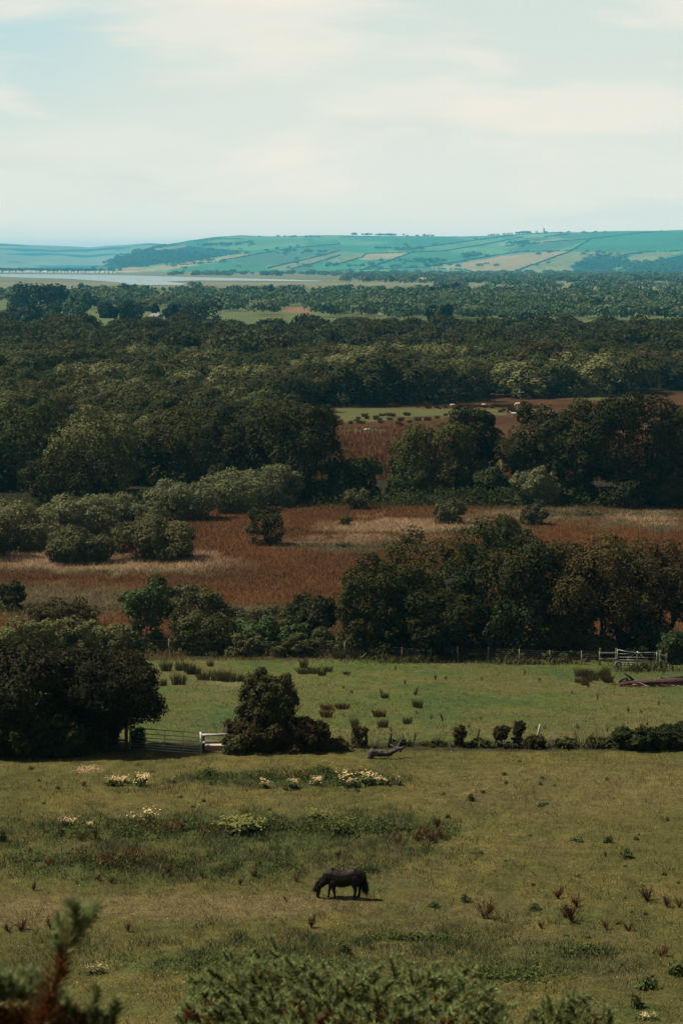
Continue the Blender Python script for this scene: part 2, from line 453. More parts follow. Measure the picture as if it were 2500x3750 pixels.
def ground_tint(X, Y):
    zz = Z(X, Y)
    U, Vv = project(X, Y, zz)
    n1 = fbm(X / 3.0, Y / 5.0, 11, 5); n2 = fbm(X / .7, Y / 1.1, 12, 4); n3 = fbm(X / 14, Y / 22, 13, 4)
    Vn = Vv + (n1 - .5) * 60; Un = U + (n3 - .5) * 160
    def c(*k): return np.array(k)[None, :] * np.ones(len(X))[:, None]
    def mix(a, b, t): return a * (1 - t[:, None]) + b * t[:, None]
    # field 1, grazed olive turf
    f1 = mix(c(.060, .056, .021), c(.082, .070, .027), sm(.35, .7, n1))
    f1 = mix(f1, c(.042, .048, .016), sm(.5, .75, n2) * .6)
    f1 = mix(f1, c(.090, .075, .045), sm(.62, .8, n3) * .5)
    dry = ell(Un, Vn, 700, 3315, 650, 42) + .7 * ell(Un, Vn, 120, 3330, 350, 60) + .4 * ell(Un, Vn, 2050, 2900, 500, 90) + .4 * ell(Un, Vn, 1500, 3500, 500, 40)
    f1 = mix(f1, c(.100, .078, .045), np.clip(dry, 0, 1) * .75)
    lush = (ell(Un, Vn, 920, 3040, 760, 55) + ell(Un, Vn, 500, 3160, 700, 70) * .8 + ell(Un, Vn, 1050, 2855, 420, 26)
            + ell(Un, Vn, 1350, 3240, 200, 25) * .6 + ell(Un, Vn, 900, 3530, 500, 55) * .8 + ell(Un, Vn, 1900, 3520, 380, 70) * .45
            + ell(Un, Vn, 1500, 3330, 120, 12) * .5 + ell(Un, Vn, 2080, 3340, 120, 14) + ell(Un, Vn, 2260, 3720, 180, 50) * .5 + ell(Un, Vn, 350, 3700, 250, 40) * .5)
    f1 = mix(f1, c(.030, .052, .019), np.clip(lush, 0, 1) * sm(.2, .6, n2 * .6 + n1 * .4) * .8)
    f1 = mix(f1, c(.035, .055, .02), ell(U, Vn, 60, 2770, 120, 14))
    worn = sm(.56, .72, fbm(X / 2.2, Y / 4.5, 23, 5)); f1 = mix(f1, c(.062, .052, .030), worn * .55)
    f1 = f1 * np.array([2.08, 2.08, 1.6])
    # field 2, greener
    f2 = mix(c(.044, .072, .020), c(.062, .076, .026), sm(.35, .7, n1))
    f2 = mix(f2, c(.072, .070, .036), sm(.56, .8, n3) * .6)
    f2 = mix(f2, c(.028, .060, .022), sm(.55, .8, fbm(X / 6, Y / 12, 21, 4)) * .7)
    f2 = mix(f2, c(.040, .046, .020), sm(.55, .8, n2) * .5)
    f2 = mix(f2, c(.10, .11, .07), ell(Un, Vn, 900, 2512, 130, 10) * .6)
    f2 = f2 * np.array([2.3, 1.9, 1.6])
    # rough strip between the fields
    rough = c(.058, .056, .024)
    # rush meadow
    me_ = mix(c(.10, .040, .012), c(.135, .056, .017), sm(.3, .7, n1))
    me_ = mix(me_, c(.050, .024, .010), sm(.5, .8, n3) * .6)
    pm_, gm_ = meadow_masks(U + (n3 - .5) * 200, Vv + (n1 - .5) * 60)
    me_ = mix(me_, c(.10, .095, .05), gm_ * .8)
    me_ = mix(me_, c(.36, .25, .15), pm_ * .9)
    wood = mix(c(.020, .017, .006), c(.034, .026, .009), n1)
    sheepf = mix(c(.10, .12, .04), c(.13, .13, .05), n1)
    far = mix(c(.09, .13, .05), c(.13, .15, .06), n3)
    col = f1
    col = mix(col, rough, sm(101.5, 102.6, Y + (n2 - .5) * 1.2) * (1 - sm(105, 106.5, Y)))
    col = mix(col, f2, sm(104, 106, Y + (n2 - .5) * 2))
    col = mix(col, rough, sm(166, 168, Y + (n2 - .5) * 2))
    col = mix(col, me_, sm(176, 184, Y + (n1 - .5) * 8))
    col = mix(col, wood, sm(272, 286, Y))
    # brown reeds and pasture behind the big trees
    bt = smooth_band(Vv, 1440, 1690, 5) * sm(1150, 1190, Un) * (1 - sm(2700, 2900, U))
    col = mix(col, me_ * np.array([.7, .75, .8]), bt)
    edge = 1497 + (n3 - .5) * 14
    sf = np.clip(smooth_band(Vv, edge, 1530 + (n1 - .5) * 40 + (1560 - U) * .06, 5) * sm(1180, 1250, U) * (1 - sm(2000, 2040, U)), 0, 1)
    sf = np.maximum(sf, ell(U, Vv, 2210, 1458, 130, 8)); sf = np.maximum(sf, ell(U, Vv, 1810, 1700, 90, 25))
    sf = np.maximum(sf, ell(U, Vv, 1330, 1575, 80, 6))
    col = mix(col, sheepf, sf * (Y > 280))
    # plain beyond the wood
    w2 = sm(880, 960, Y)
    col = mix(col, far, w2)
    patch = ell(U, Vv, 1090, 1136, 60, 9) + ell(U, Vv, 2215, 1133, 75, 8) + ell(U, Vv, 2190, 1106, 30, 4) + ell(U, Vv, 2450, 1130, 50, 6) + ell(U, Vv, 1180, 1088, 20, 3)
    col = mix(col, c(.26, .13, .085), np.clip(patch, 0, 1) * w2)
    marsh = sm(1700, 2100, Y + (n3 - .5) * 300)
    streak = fbm(X / 900, Y / 160, 31, 4)
    mcol = mix(c(.13, .15, .08), c(.20, .19, .12), sm(.35, .65, streak))
    mcol = mix(mcol, c(.07, .10, .035), ell(U, Vv, 900, 1062, 900, 9) * .7)
    col = mix(col, mcol, marsh)
    sand = ell(U, Vv, 70, 1011, 75, 3.2) + ell(U, Vv, 335, 1017, 60, 2.5) + ell(U, Vv, 470, 992, 60, 5)
    col = mix(col, c(.60, .42, .30), np.clip(sand, 0, 1) * marsh)
    return col

ys = np.concatenate([np.arange(-60, 0, 3), np.arange(0, 52, 1.2), np.arange(52, 110, .32), np.arange(110, 300, .8), np.arange(300, 620, 2.5),
                     620 * 1.026 ** np.arange(0, 147)])
ys = ys[ys < 26000]
nc = 341
tt = np.linspace(-1, 1, nc); ss = np.sign(tt) * np.abs(tt) ** 1.7
hw = 45 + .5 * np.maximum(ys, 0)
GX = (ss[None, :] * hw[:, None]); GY = np.repeat(ys[:, None], nc, 1)
gx, gy = GX.ravel(), GY.ravel()
gz = Z(gx, gy)
lumpy = (fbm(gx / .55, gy / .8, 41, 3) - .5) * .17 * sm(45, 60, gy) * (1 - sm(150, 175, gy))
gz = gz + lumpy
i = np.arange(len(ys) - 1)[:, None] * nc + np.arange(nc - 1)[None, :]
GF = np.stack([i, i + 1, i + nc + 1, i + nc], -1).reshape(-1, 4)
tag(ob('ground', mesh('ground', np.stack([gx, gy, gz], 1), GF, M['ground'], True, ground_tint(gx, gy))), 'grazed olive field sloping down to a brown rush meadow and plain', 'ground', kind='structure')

# ---- estuary water: sheets drawn as shorelines on the plain
def plainpt(u, v, h=.0):
    a = (u - CX) / F; b = (v - CY) / F
    dx, dy, dz = a, CP - b * SP, -SP - b * CP
    t = (h - CAMZ) / dz
    return dx * t, dy * t, h
wpoly = [(-500, 1003), (0, 1003.5), (300, 1006), (480, 1008.5), (640, 1013), (1000, 1022), (1180, 1028.5), (1160, 1031), (960, 1028.5), (720, 1027), (610, 1031),
         (690, 1040), (660, 1043.5), (560, 1044), (490, 1043), (430, 1034), (340, 1027), (250, 1021), (120, 1018), (0, 1013), (-500, 1012)]
P = [plainpt(u, v, .45) for u, v in wpoly]
tag(ob('water', mesh('water', np.array(P), [list(range(len(P)))[::-1]], M['water'])), 'pale estuary channel winding across the salt marsh below the hills', 'water', kind='structure')
# fix orientation upwards
wm = bpy.data.objects['water'].data
if wm.polygons[0].normal.z < 0: wm.flip_normals()

# ---- hills
def hill(name, label, us, vr, D0, D1, ncol, nrow, tintf, back=1.35):
    u = np.linspace(us[0], us[1], ncol)
    vridge = np.interp(u, [p[0] for p in vr], [p[1] for p in vr]) + (fbm(u / 60, u * 0, 51, 4) - .5) * 2.5
    el = np.tan(np.arctan((CY - vridge) / F) - PITCH)
    d0 = np.interp(u, [p[0] for p in D0], [p[1] for p in D0]); d1 = np.interp(u, [p[0] for p in D1], [p[1] for p in D1])
    V = []
    for t in np.concatenate([np.linspace(0, 1, nrow), [1.08, 1.2, back]]):
        D = d0 + (d1 - d0) * t
        g = t * (1.2 - .2 * t) if t <= 1 else 1 - (t - 1) ** 2 * 2.5
        zr = CAMZ + el * d1
        x = (u - CX) / F * D; n = fbm(x / 500, D / 500, 61, 4) - .5
        z = -3 + (zr + 3) * g + n * 14 * math.sin(min(t, 1) * math.pi)
        V.append(np.stack([x, D, z], 1))
    V = np.concatenate(V); nr = nrow + 3
    i = np.arange(nr - 1)[:, None] * ncol + np.arange(ncol - 1)[None, :]
    Fc = np.stack([i, i + 1, i + ncol + 1, i + ncol], -1).reshape(-1, 4)
    U, Vv = project(V[:, 0], V[:, 1], V[:, 2])
    t = tintf(U, Vv, V)
    o = ob(name, mesh(name, V, Fc, M['hill'], True, t)); tag(o, label, 'hill', kind='structure')
    return V.reshape(nr, ncol, 3), u

def inpoly(U, V, poly):
    r = np.zeros(len(U), bool); n = len(poly)
    for k in range(n):
        x1, y1 = poly[k]; x2, y2 = poly[(k + 1) % n]
        c = ((y1 > V) != (y2 > V)) & (U < (x2 - x1) * (V - y1) / (y2 - y1 + 1e-9) + x1)
        r ^= c
    return r
z1 = lambda pts: [(x * .797, 800 + y * .797) for x, y in pts]
z2 = lambda pts: [(1250 + x * .797, 800 + y * .797) for x, y in pts]
GRN, GR2, GR3, DUL, TAN, OLI, WOO = (.085, .165, .075), (.04, .12, .055), (.115, .18, .08), (.055, .10, .06), (.22, .165, .08), (.14, .145, .065), (.012, .032, .030)  # WOO: wood green with some haze blue mixed into the colour
FIELDS = [
    (GRN, z1([(900, 125), (1000, 95), (1390, 90), (1410, 120), (1200, 150), (1000, 140)])),
    (GR3, z1([(1000, 95), (1060, 84), (1560, 80), (1560, 92), (1390, 92)])),
    (WOO, z1([(440, 215), (520, 165), (600, 140), (780, 115), (850, 125), (1000, 140), (1130, 150), (960, 180), (800, 200), (690, 215), (560, 235)])),
    (OLI, z1([(660, 150), (760, 130), (850, 120), (860, 130), (760, 145)])),
    (TAN, z1([(690, 225), (870, 195), (1110, 165), (1340, 140), (1200, 160), (1010, 195), (760, 238)])),
    (DUL, z1([(1010, 195), (1340, 140), (1560, 120), (1560, 150), (1230, 215)])),
    (GR2, z1([(1130, 150), (1410, 120), (1560, 100), (1560, 120), (1340, 140), (1150, 165)])),
    (GR2, z1([(760, 240), (1010, 200), (1230, 215), (1200, 240), (900, 255)])),
    (OLI, z1([(1230, 232), (1560, 150), (1560, 172), (1330, 236)])),
    (TAN, z1([(520, 232), (600, 222), (745, 232), (700, 244), (540, 243)])),
    (OLI, z1([(1480, 205), (1560, 172), (1560, 210)])),
    (GRN, z2([(0, 95), (240, 110), (100, 125), (0, 125)])),
    (TAN, z2([(60, 190), (110, 163), (300, 157), (240, 186)])), (OLI, z2([(0, 165), (110, 163), (30, 200), (0, 200)])),
    (GR2, z2([(100, 235), (330, 153), (480, 150), (560, 185), (380, 225)])),
    (GRN, z2([(330, 135), (600, 102), (820, 86), (470, 150)])),
    (GRN, z2([(480, 150), (820, 88), (900, 105), (720, 150), (640, 180), (560, 160)])),
    (GR3, z2([(800, 75), (1000, 66), (960, 85), (830, 88)])),
    (TAN, z2([(890, 105), (1000, 92), (990, 100), (900, 112)])),
    (DUL, z2([(720, 165), (900, 115), (1130, 95), (1050, 130), (850, 150)])),
    (TAN, z2([(400, 228), (560, 205), (700, 178), (860, 157), (1040, 150), (900, 203), (780, 245), (640, 243)])),
    (OLI, z2([(800, 245), (905, 205), (1050, 150), (1350, 157), (1230, 180), (1080, 215), (1040, 255)])),
    (WOO, z2([(1050, 218), (1110, 195), (1200, 173), (1290, 205), (1210, 248), (1100, 265)])),
    (WOO, z2([(1300, 245), (1400, 215), (1480, 188), (1570, 168), (1570, 252), (1340, 258)])),
    (GR2, z2([(1130, 95), (1460, 60), (1570, 60), (1570, 145), (1360, 152), (1050, 146)])),
    (GRN, z2([(410, 237), (560, 232), (640, 265), (430, 265)])),
    (OLI, z2([(1240, 205), (1360, 165), (1570, 152), (1470, 185), (1340, 225)])),
]
def tint_main(U, V, P):
    n = fbm(P[:, 0] / 260, P[:, 1] / 700, 71, 3); n2 = fbm(P[:, 0] / 40, P[:, 1] / 80, 72, 3)
    cell = np.floor((U + 1.6 * V) / 170) * 7 + np.floor((V - .12 * U) / 24)
    h = np.abs(np.sin(cell * 12.9898) * 43758.5453) % 1
    base = np.where((h < .4)[:, None], np.array(GR2), np.where((h < .7)[:, None], np.array(DUL), np.array(GRN)))
    wu = U + (fbm(P[:, 0] / 120, P[:, 1] / 240, 75, 3) - .5) * 16; wv = V + (fbm(P[:, 0] / 90, P[:, 1] / 200, 76, 3) - .5) * 4
    for c, poly in FIELDS: base[inpoly(wu, wv, poly)] = c
    base = base * (.72 + .5 * n + .5 * (n2 - .5))[:, None]
    foot = sm(996, 1012, V + (n2 - .5) * 12)
    return base * (1 - foot[:, None]) + np.array(WOO) * 1.4 * foot[:, None]
HV, HU = hill('hills', 'long hill of green and tan fields crossed by dark hedges', (330, 3700),
     [(330, 992), (380, 975), (450, 940), (560, 905), (700, 880), (800, 867), (880, 862), (1000, 866), (1150, 862), (1250, 862), (1400, 864), (1600, 866), (1690, 865), (1780, 863), (1900, 857), (1980, 850), (2100, 851), (2240, 846), (2400, 845), (2500, 842), (2900, 850), (3700, 900)],
     [(330, 10800), (700, 9900), (1250, 9200), (2500, 9000), (3700, 9400)], [(330, 11600), (450, 13400), (800, 15600), (2500, 16000), (3700, 16600)], 900, 130, tint_main)
def tint_far(U, V, P):
    n = fbm(P[:, 0] / 300, P[:, 1] / 500, 73, 4)
    c = np.array((.16, .17, .09)) * (.7 + .6 * n)[:, None]
    top = sm(912, 896, V - n * 6) * (n > .42)
    c = c * (1 - top[:, None]) + np.array(TAN) * top[:, None]
    wd = sm(.5, .6, fbm(P[:, 0] / 500, P[:, 1] / 500, 74, 3))
    return c * (1 - wd[:, None]) + np.array(WOO) * 2 * wd[:, None]
hill('hills_beyond', 'hazy pale blue hills past the estuary mouth', (-1500, 900),
     [(-1500, 880), (-600, 884), (0, 890), (120, 897), (230, 900), (330, 906), (400, 900), (480, 896), (560, 890), (700, 900), (900, 930)],
     [(-1500, 18500), (900, 18000)], [(-1500, 22600), (400, 23000), (900, 22600)], 300, 50, tint_far)

def on_hill(u, v):
    """point of the main hill that the pixel looks at (real surface point)"""
    U, V = project(HV[..., 0], HV[..., 1], HV[..., 2])
    c = int(np.clip(np.searchsorted(HU, u), 1, len(HU) - 1))
    col = V[:130, c]
    k = int(np.argmin(np.abs(col - v)))
    p = HV[k, c].copy()
    return float(p[0]), float(p[1]), float(p[2])

# ---- hedgerows on the hill, each a thing
def hedge_strip(name, pts, h, w, leaf, step, mat, label, cat, group, gap=.0, dens=6):
    rng = np.random.default_rng(int(abs(pts[0][0]) * 7 + abs(pts[-1][1])) % 99999)
    pts = np.array(pts); seg = np.linalg.norm(np.diff(pts, axis=0), axis=1); L = seg.sum(); s = np.concatenate([[0], np.cumsum(seg)])
    n = max(6, int(L / step))
    q = np.sort(rng.uniform(0, L, n))
    base = np.stack([np.interp(q, s, pts[:, k]) for k in range(3)], 1)
    hh = h * rng.uniform(.6, 1.35, n)
    P = np.repeat(base, dens, 0); d = rdirs(n * dens, rng); d[:, 2] = np.abs(d[:, 2]) * .9
    P = P + d * np.stack([np.full(n * dens, w), np.full(n * dens, w), np.repeat(hh, dens)], 1) * .8
    V, Fc = leafquads(P, d + rng.normal(size=d.shape) * .3, rng.normal(size=d.shape), leaf * rng.uniform(.7, 1.4, len(P)), 1.3)
    o0 = base.mean(0)
    return tag(ob(name, mesh(name, V - o0, Fc, mat), None, o0), label, cat, group)

HEDGES = [
    ([(900, 125), (1150, 108)], 1), ([(900, 105), (1000, 95), (1120, 95)], 1), ([(1010, 195), (1330, 140), (1560, 118)], 1),
    ([(1230, 230), (1400, 190), (1560, 150)], 1), ([(1330, 235), (1450, 205), (1560, 170)], 1), ([(870, 195), (1110, 160)], 1), ([(650, 150), (770, 115)], 1), ([(830, 215), (1010, 200)], 1),
    ([(330, 140), (600, 102), (800, 75), (1000, 66)], 2), ([(470, 150), (640, 122), (825, 86)], 2), ([(100, 235), (230, 190), (330, 153)], 2),
    ([(380, 225), (560, 195), (700, 170), (850, 150)], 2), ([(740, 130), (900, 112), (1130, 95), (1270, 78), (1460, 58)], 2), ([(640, 245), (780, 245), (900, 205), (1050, 148)], 2),
    ([(840, 155), (1050, 147), (1130, 95)], 2), ([(1100, 200), (1240, 175), (1370, 155)], 2), ([(1200, 245), (1340, 230), (1480, 190), (1570, 168)], 2), ([(400, 230), (560, 236), (640, 265), (760, 245)], 2),
    ([(0, 240), (150, 235), (380, 225)], 2), ([(0, 207), (90, 180), (110, 163)], 2), ([(920, 85), (1030, 72)], 2), ([(110, 163), (300, 157), (480, 150)], 2), ([(1370, 155), (1570, 148)], 2)]
for pts, z in HEDGES:
    pp = (z1 if z == 1 else z2)(pts)
    fine = []
    for a, b in zip(pp[:-1], pp[1:]):
        for t in np.linspace(0, 1, 8): fine.append(on_hill(a[0] + (b[0] - a[0]) * t, a[1] + (b[1] - a[1]) * t))
    hedge_strip('field_hedge', fine, 6.0, 3.6, 5.0, 6.0, M['hedgefar'], 'thin dark hedgerow dividing the fields of the distant hill', 'hedge', 'hedgerows on the distant hill')

# ---- far buildings
def house_mesh(w, d, h, rh):
    mb = MB(); mb.box((0, 0, h / 2), (w, d, h))
    me_w = mb.mesh('wall', M['whitewall'])
    r = MB(); o = .3
    x, y = w / 2 + o, d / 2 + o
    r.add([(-x, -y, h + .02), (x, -y, h + .02), (x, y, h + .02), (-x, y, h + .02), (-x, 0, h + rh), (x, 0, h + rh)], [[0, 1, 5, 4], [2, 3, 4, 5], [0, 4, 3], [1, 2, 5], [3, 2, 1, 0]])
    return me_w, r.mesh('roof', M['greywall'])
def window_mesh(w, d, h, n, z):
    mb = MB()
    for k in range(n):
        mb.box((-w / 2 + w * (k + .5) / n, -d / 2 - .03, z), (w / n * .35, .1, h * .3))
    return mb
def house(name, label, loc, w, d, h, rh, group=None, wall='whitewall', roof='greywall', rz=0, nwin=3):
    t = thing(name, label, 'house', loc, rz - .7, group)
    a, b = house_mesh(w, d, h, rh)
    a.materials[0] = M[wall]; b.materials[0] = M[roof]
    ob('wall', a, t); rr = ob('roof', b, t)
    for k in range(nwin):
        mb = MB(); mb.box((-w / 2 + w * (k + .5) / nwin, -d / 2 - .03, h * .55), (w / nwin * .35, .1, h * .35)); mb.build('window', M['glass'], t)
    c = MB(); c.box((w * .3, 0, h + rh * .9), (.8, .8, rh * .8)); c.build('chimney', M[wall], rr)
    return t
# white caravans along the estuary shore
cm = MB(); cm.box((0, 0, 2.6), (11, 4.2, 4.2)); carv = cm.mesh('body', M['whitewall'], bevel=.5)
rf = MB(); rf.box((0, 0, 5.0), (10, 3.8, .6)); carr = rf.mesh('roof', M['whitewall'], bevel=.2)
c0 = None
for k in range(44):
    u = -120 + k * 12.6 + R.uniform(-3, 3); v = 999.5 + max(0, u) * .0045
    x, y, z = plainpt(u, v, .2)
    rz = R.uniform(-1.0, -.6); s = R.uniform(1.3, 1.9)
    if c0 is None:
        c0 = thing('static_caravan', 'white static caravan parked in the long row on the far estuary shore', 'caravan', (x, y, z), rz, 'white caravans along the far shore', (s, s, s))
        ob('body', carv, c0); ob('roof', carr, c0)
    else: dup(c0, (x, y, z), rz, (s, s, s * R.uniform(.8, 1.15)))
for u, w, l in ((105, 34, 'large white shed with a low roof among the caravans on the far shore'), (168, 24, 'smaller white shed with a low roof between caravans on the far shore')):
    x, y, z = plainpt(u, 999.5, .2); house('shore_shed', l, (x, y - 8, z), w, 14, 6, 3, wall='whitewall', roof='whitewall', nwin=2)
# hill village, church, farmhouse
VIL = [(1785, 860, 16), (1797, 861, 10), (1812, 860, 14), (1834, 859, 9), (1846, 860, 16), (1860, 859, 14), (1955, 850, 8)]
for u, v, w in VIL:
    x, y, z = on_hill(u, v)
    house('village_house', 'small pale village house on the skyline of the far hill', (x, y, z - 1), w * 1.9, 14, 11, 6, 'village houses on the hill crest', 'whitewall', 'tanwall')
x, y, z = on_hill(1835, 897)
house('farmhouse', 'long white farmhouse beside a copse just below the far skyline', (x, y, z), 48, 14, 11, 6, nwin=4)
x, y, z = on_hill(395, 958); house('hillside_house', 'lone white house in the wood on the hill beside the estuary', (x, y, z + 8), 13, 9, 8, 5)
x, y, z = on_hill(1980, 852)
t = thing('church_tower', 'tall pale church tower alone on the skyline of the far hill', 'church tower', (x, y, z - 1), scale=(1.95, 1.95, 1.95))
mb = MB(); mb.box((0, 0, 8), (5.2, 5.2, 16)); mb.build('tower', M['stone'], t)
mb = MB(); mb.box((0, 0, 16.6), (5.7, 5.7, 1.2))
for a in (-1, 1):
    for b in (-1, 1): mb.box((a * 2.3, b * 2.3, 17.9), (.9, .9, 1.4))
mb.build('parapet', M['stone'], t)
mb = MB(); mb.box((0, -2.62, 12.5), (1.2, .1, 2.6)); mb.build('belfry_opening', M['glass'], t)
mb = MB(); mb.box((9, 0, 3), (12, 6, 6)); mb.build('nave', M['stoneshade'], t)

# ---- haze
hz = MB(); hz.box((0, 15000, 169), (38000, 31200, 342))
hm, nt, ns, L = newmat('haze_air')
out = N(ns, 'ShaderNodeOutputMaterial'); pv = N(ns, 'ShaderNodeVolumePrincipled')
pv.inputs['Color'].default_value = (.12, .65, 1.0, 1); pv.inputs['Density'].default_value = 4.9e-5; pv.inputs['Anisotropy'].default_value = .0
L.new(pv.outputs[0], out.inputs['Volume'])
hb = hz.build('haze', hm); tag(hb, 'blue haze fading the distant hills', 'haze', kind='stuff')

# ================================================================== WOODS
def far_blobs(name, pts, mat, label, cat='trees', per=150, lsz=(.25, .5)):
    """many far trees reading as one mass"""
    rng = np.random.default_rng(len(pts)); VV = []
    P = np.array(pts)  # x,y,z,w,h
    n = len(P)
    nl = 5
    C = np.repeat(P[:, :3], nl, 0); w = np.repeat(P[:, 3], nl); h = np.repeat(P[:, 4], nl)
    d = rdirs(n * nl, rng); d[:, 2] = np.abs(d[:, 2])
    C = C + d * np.stack([w * .32, w * .32, h * .3], 1) + np.stack([w * 0, w * 0, h * .42], 1)
    r = w * rng.uniform(.2, .34, n * nl)
    k = per // nl
    D = rdirs(n * nl * k, rng); D[:, 2] = np.where(D[:, 2] < -.35, -D[:, 2], D[:, 2])
    rr = np.repeat(r, k); Pp = np.repeat(C, k, 0) + D * rr[:, None] * np.array([1, 1, .8]) * rng.uniform(.75, 1.12, len(D))[:, None]
    V, Fc = leafquads(Pp, D * .8 + rng.normal(size=D.shape) * .4, rng.normal(size=D.shape), rr * rng.uniform(*lsz, len(D)), 1.3)
    return tag(ob(name, mesh(name, V, Fc, mat)), label, cat, kind='stuff')

# variants for the packed wood
def variant(seed, W, H, mat, leaf, n, **kw):
    t = make_tree('woodland_tree', 'x', 'tree', seed, W, H, mat, leaf, n, **kw); return t
KINDS = [('dark', 'dark green rounded tree packed into the dense wood'), ('olive', 'olive green tree packed into the dense wood'),
         ('mid', 'fresh green tree packed into the dense wood'), ('brown', 'brown tinged tree packed into the dense wood'), ('pale', 'pale leaved tree standing out in the dense wood')]
protos = {}
for k, (mt, lb) in enumerate(KINDS):
    protos[mt] = [make_tree('woodland_tree', lb, 'tree', 100 + 10 * k + j, 14.5, 9.5, mt, .38, 5600, h0=.1, nl=22, lump=(.22, .38), trunk=.2, low=-.6, M_sub=22, nj=.22) for j in range(3)]
first_use = {id(p): True for ps in protos.values() for p in ps}
slots = []
y = 470.0
row = 0
while y < 900:
    half = y / 6 * 1.12 + 18
    sp = 13.5 if y < 720 else 15
    x = -half + R.uniform(0, sp)
    while x < half:
        yy = y + R.uniform(-6, 6)
        u, v = project(x, yy, 0.0)
        edge = 1494 + (fbm(np.array([u / 300]), np.array([3.]), 81, 2)[0] - .5) * 16
        edge = np.interp(u, [0, 1100, 1180, 1900, 2050, 2300, 2600], [1900, 1900, edge, 1474, 1452, 1438, 1428])
        if v < edge: slots.append((yy, x, u, v))
        x += sp * R.uniform(.75, 1.3)
    y += 13 if y < 640 else 15.5
y = 300.0
while y < 466:      # left-hand wood in front of the sheep field
    half = y / 6 * 1.12 + 14
    x = -half + R.uniform(0, 8)
    while x < half:
        yy = y + R.uniform(-4, 4); u, v = project(x, yy, 0.0)
        lim = np.interp(v, [1480, 1560, 1700, 1850], [1130, 1120, 1080, 1000])
        if u < lim - 60 and v < np.interp(u, [-400, 0, 600, 900, 1200], [1830, 1800, 1740, 1700, 1640]): slots.append((yy, x, u, v))
        x += 10.5 * R.uniform(.75, 1.3)
    y += 11.5
slots.sort()
IND = 262
stuffpts = []
for idx, (yy, x, u, v) in enumerate(slots):
    z = float(Z(x, yy))
    hn = fbm(np.array([x / 45]), np.array([yy / 60]), 91, 3)[0]
    s = .62 + .75 * hn + R.uniform(-.12, .18)
    edgefront = yy < 500 and u > 1150
    if edgefront: s *= 1.05
    if yy < 466: s *= .86
    if idx < IND:
        kn = fbm(np.array([x / 30]), np.array([yy / 40]), 92, 2)[0] + R.normal() * .14
        mt = 'dark' if kn < .42 else 'olive' if kn < .58 else 'mid' if kn < .70 else 'brown' if kn < .73 else 'pale'
        if edgefront: mt = 'dark' if R.random() < .8 else 'olive'
        p = protos[mt][R.integers(0, 3)]
        sx = s * R.uniform(.95, 1.35)
        rz = R.uniform(0, 6.28)
        where = ' left of the sheep pasture' if yy < 470 else ' behind the sheep pasture'
        lb = dict(KINDS)[mt] + where
        gp = mt + ' trees of the wood' + where
        if first_use[id(p)]:
            p.location = (x, yy, z); p.rotation_euler = (0, 0, rz); p.scale = (sx, sx, s); first_use[id(p)] = False; p['label'] = lb; p['group'] = gp
        else: dup(p, (x, yy, z), rz, (sx, sx, s), lb, gp)
    else: stuffpts.append((x, yy, z, 13 * s * R.uniform(.9, 1.3), 9.5 * s))
for ps in protos.values():
    for p in ps:
        if first_use[id(p)]:
            for c in list(p.children): bpy.data.objects.remove(c)
            bpy.data.objects.remove(p)
sp1 = [p for k, p in enumerate(stuffpts) if k % 4 == 0]; sp2 = [p for k, p in enumerate(stuffpts) if k % 4 == 1]; sp3 = [p for k, p in enumerate(stuffpts) if k % 4 > 1]
far_blobs('woodland_canopy', sp1, M['dark'], 'dark treetops filling the back of the wood', per=1500, lsz=(.12, .25))
far_blobs('woodland_canopy', sp2, M['mid'], 'green treetops filling the back of the wood', per=1500, lsz=(.12, .25))
far_blobs('woodland_canopy', sp3, M['olive'], 'olive treetops filling the back of the wood', per=1500, lsz=(.12, .25))

# far plain woods 1000..4500 m
fp = []; fp2 = []
for k in range(2600):
    v = R.uniform(1046, 1176); u = R.uniform(-500, 3000)
    x, yy, z = plainpt(u, v, 0)
    if yy < 930: continue
    dens = fbm(np.array([x / 260]), np.array([yy / 420]), 93, 3)[0]
    keep = .95 if v > 1100 else np.interp(v, [1046, 1062, 1078, 1100], [.0, .10 if u < 1500 else .5, .55, .9])
    if u > 1500 and v > 1050: keep = max(keep, .6)
    if v < 1075 and u < 1400: keep *= .5
    if ell(np.array([u]), np.array([v - 14]), 1090, 1136, 75, 16)[0] > .3 or ell(np.array([u]), np.array([v - 14]), 2215, 1133, 90, 16)[0] > .3: continue
    if ell(np.array([u]), np.array([v]), 940, 1118, 60, 8)[0] > .3 or ell(np.array([u]), np.array([v]), 80, 1065, 110, 12)[0] > .3: continue
    if R.random() > keep or dens < .44 + .06 * (v < 1090): continue
    sc = R.uniform(.6, 1.25)
    (fp if R.random() < .7 else fp2).append((x, yy, float(Z(x, yy)), 13 * sc * (1 + (1176 - v) / 200), 7.5 * sc))
for k in range(1300):   # foot of the hill
    u = R.uniform(620, 3200); v = R.uniform(999, 1036) + (R.random() < .3) * 6
    if u < 1250 and v > 1012: continue
    if 1180 < u < 1450 and v > 1020 and R.random() < .6: continue
    x, yy, z = plainpt(u, v, 0)
    (fp if R.random() < .5 else fp2).append((x, yy, 0, R.uniform(16, 34), R.uniform(6, 12)))
for k in range(300):   # wooded slope above the estuary and shore
    u = R.uniform(-200, 440); v = R.uniform(988, 997)
    x, yy, z = plainpt(u, v, 0)
    fp.append((x, min(yy, 9600), 0, R.uniform(20, 40), R.uniform(12, 18)))
far_blobs('distant_woods', fp, M['farwood'], 'hazy green woods spread over the far plain')
far_blobs('distant_woods', fp2, M['farpale'], 'paler hazy thickets between the woods of the far plain')
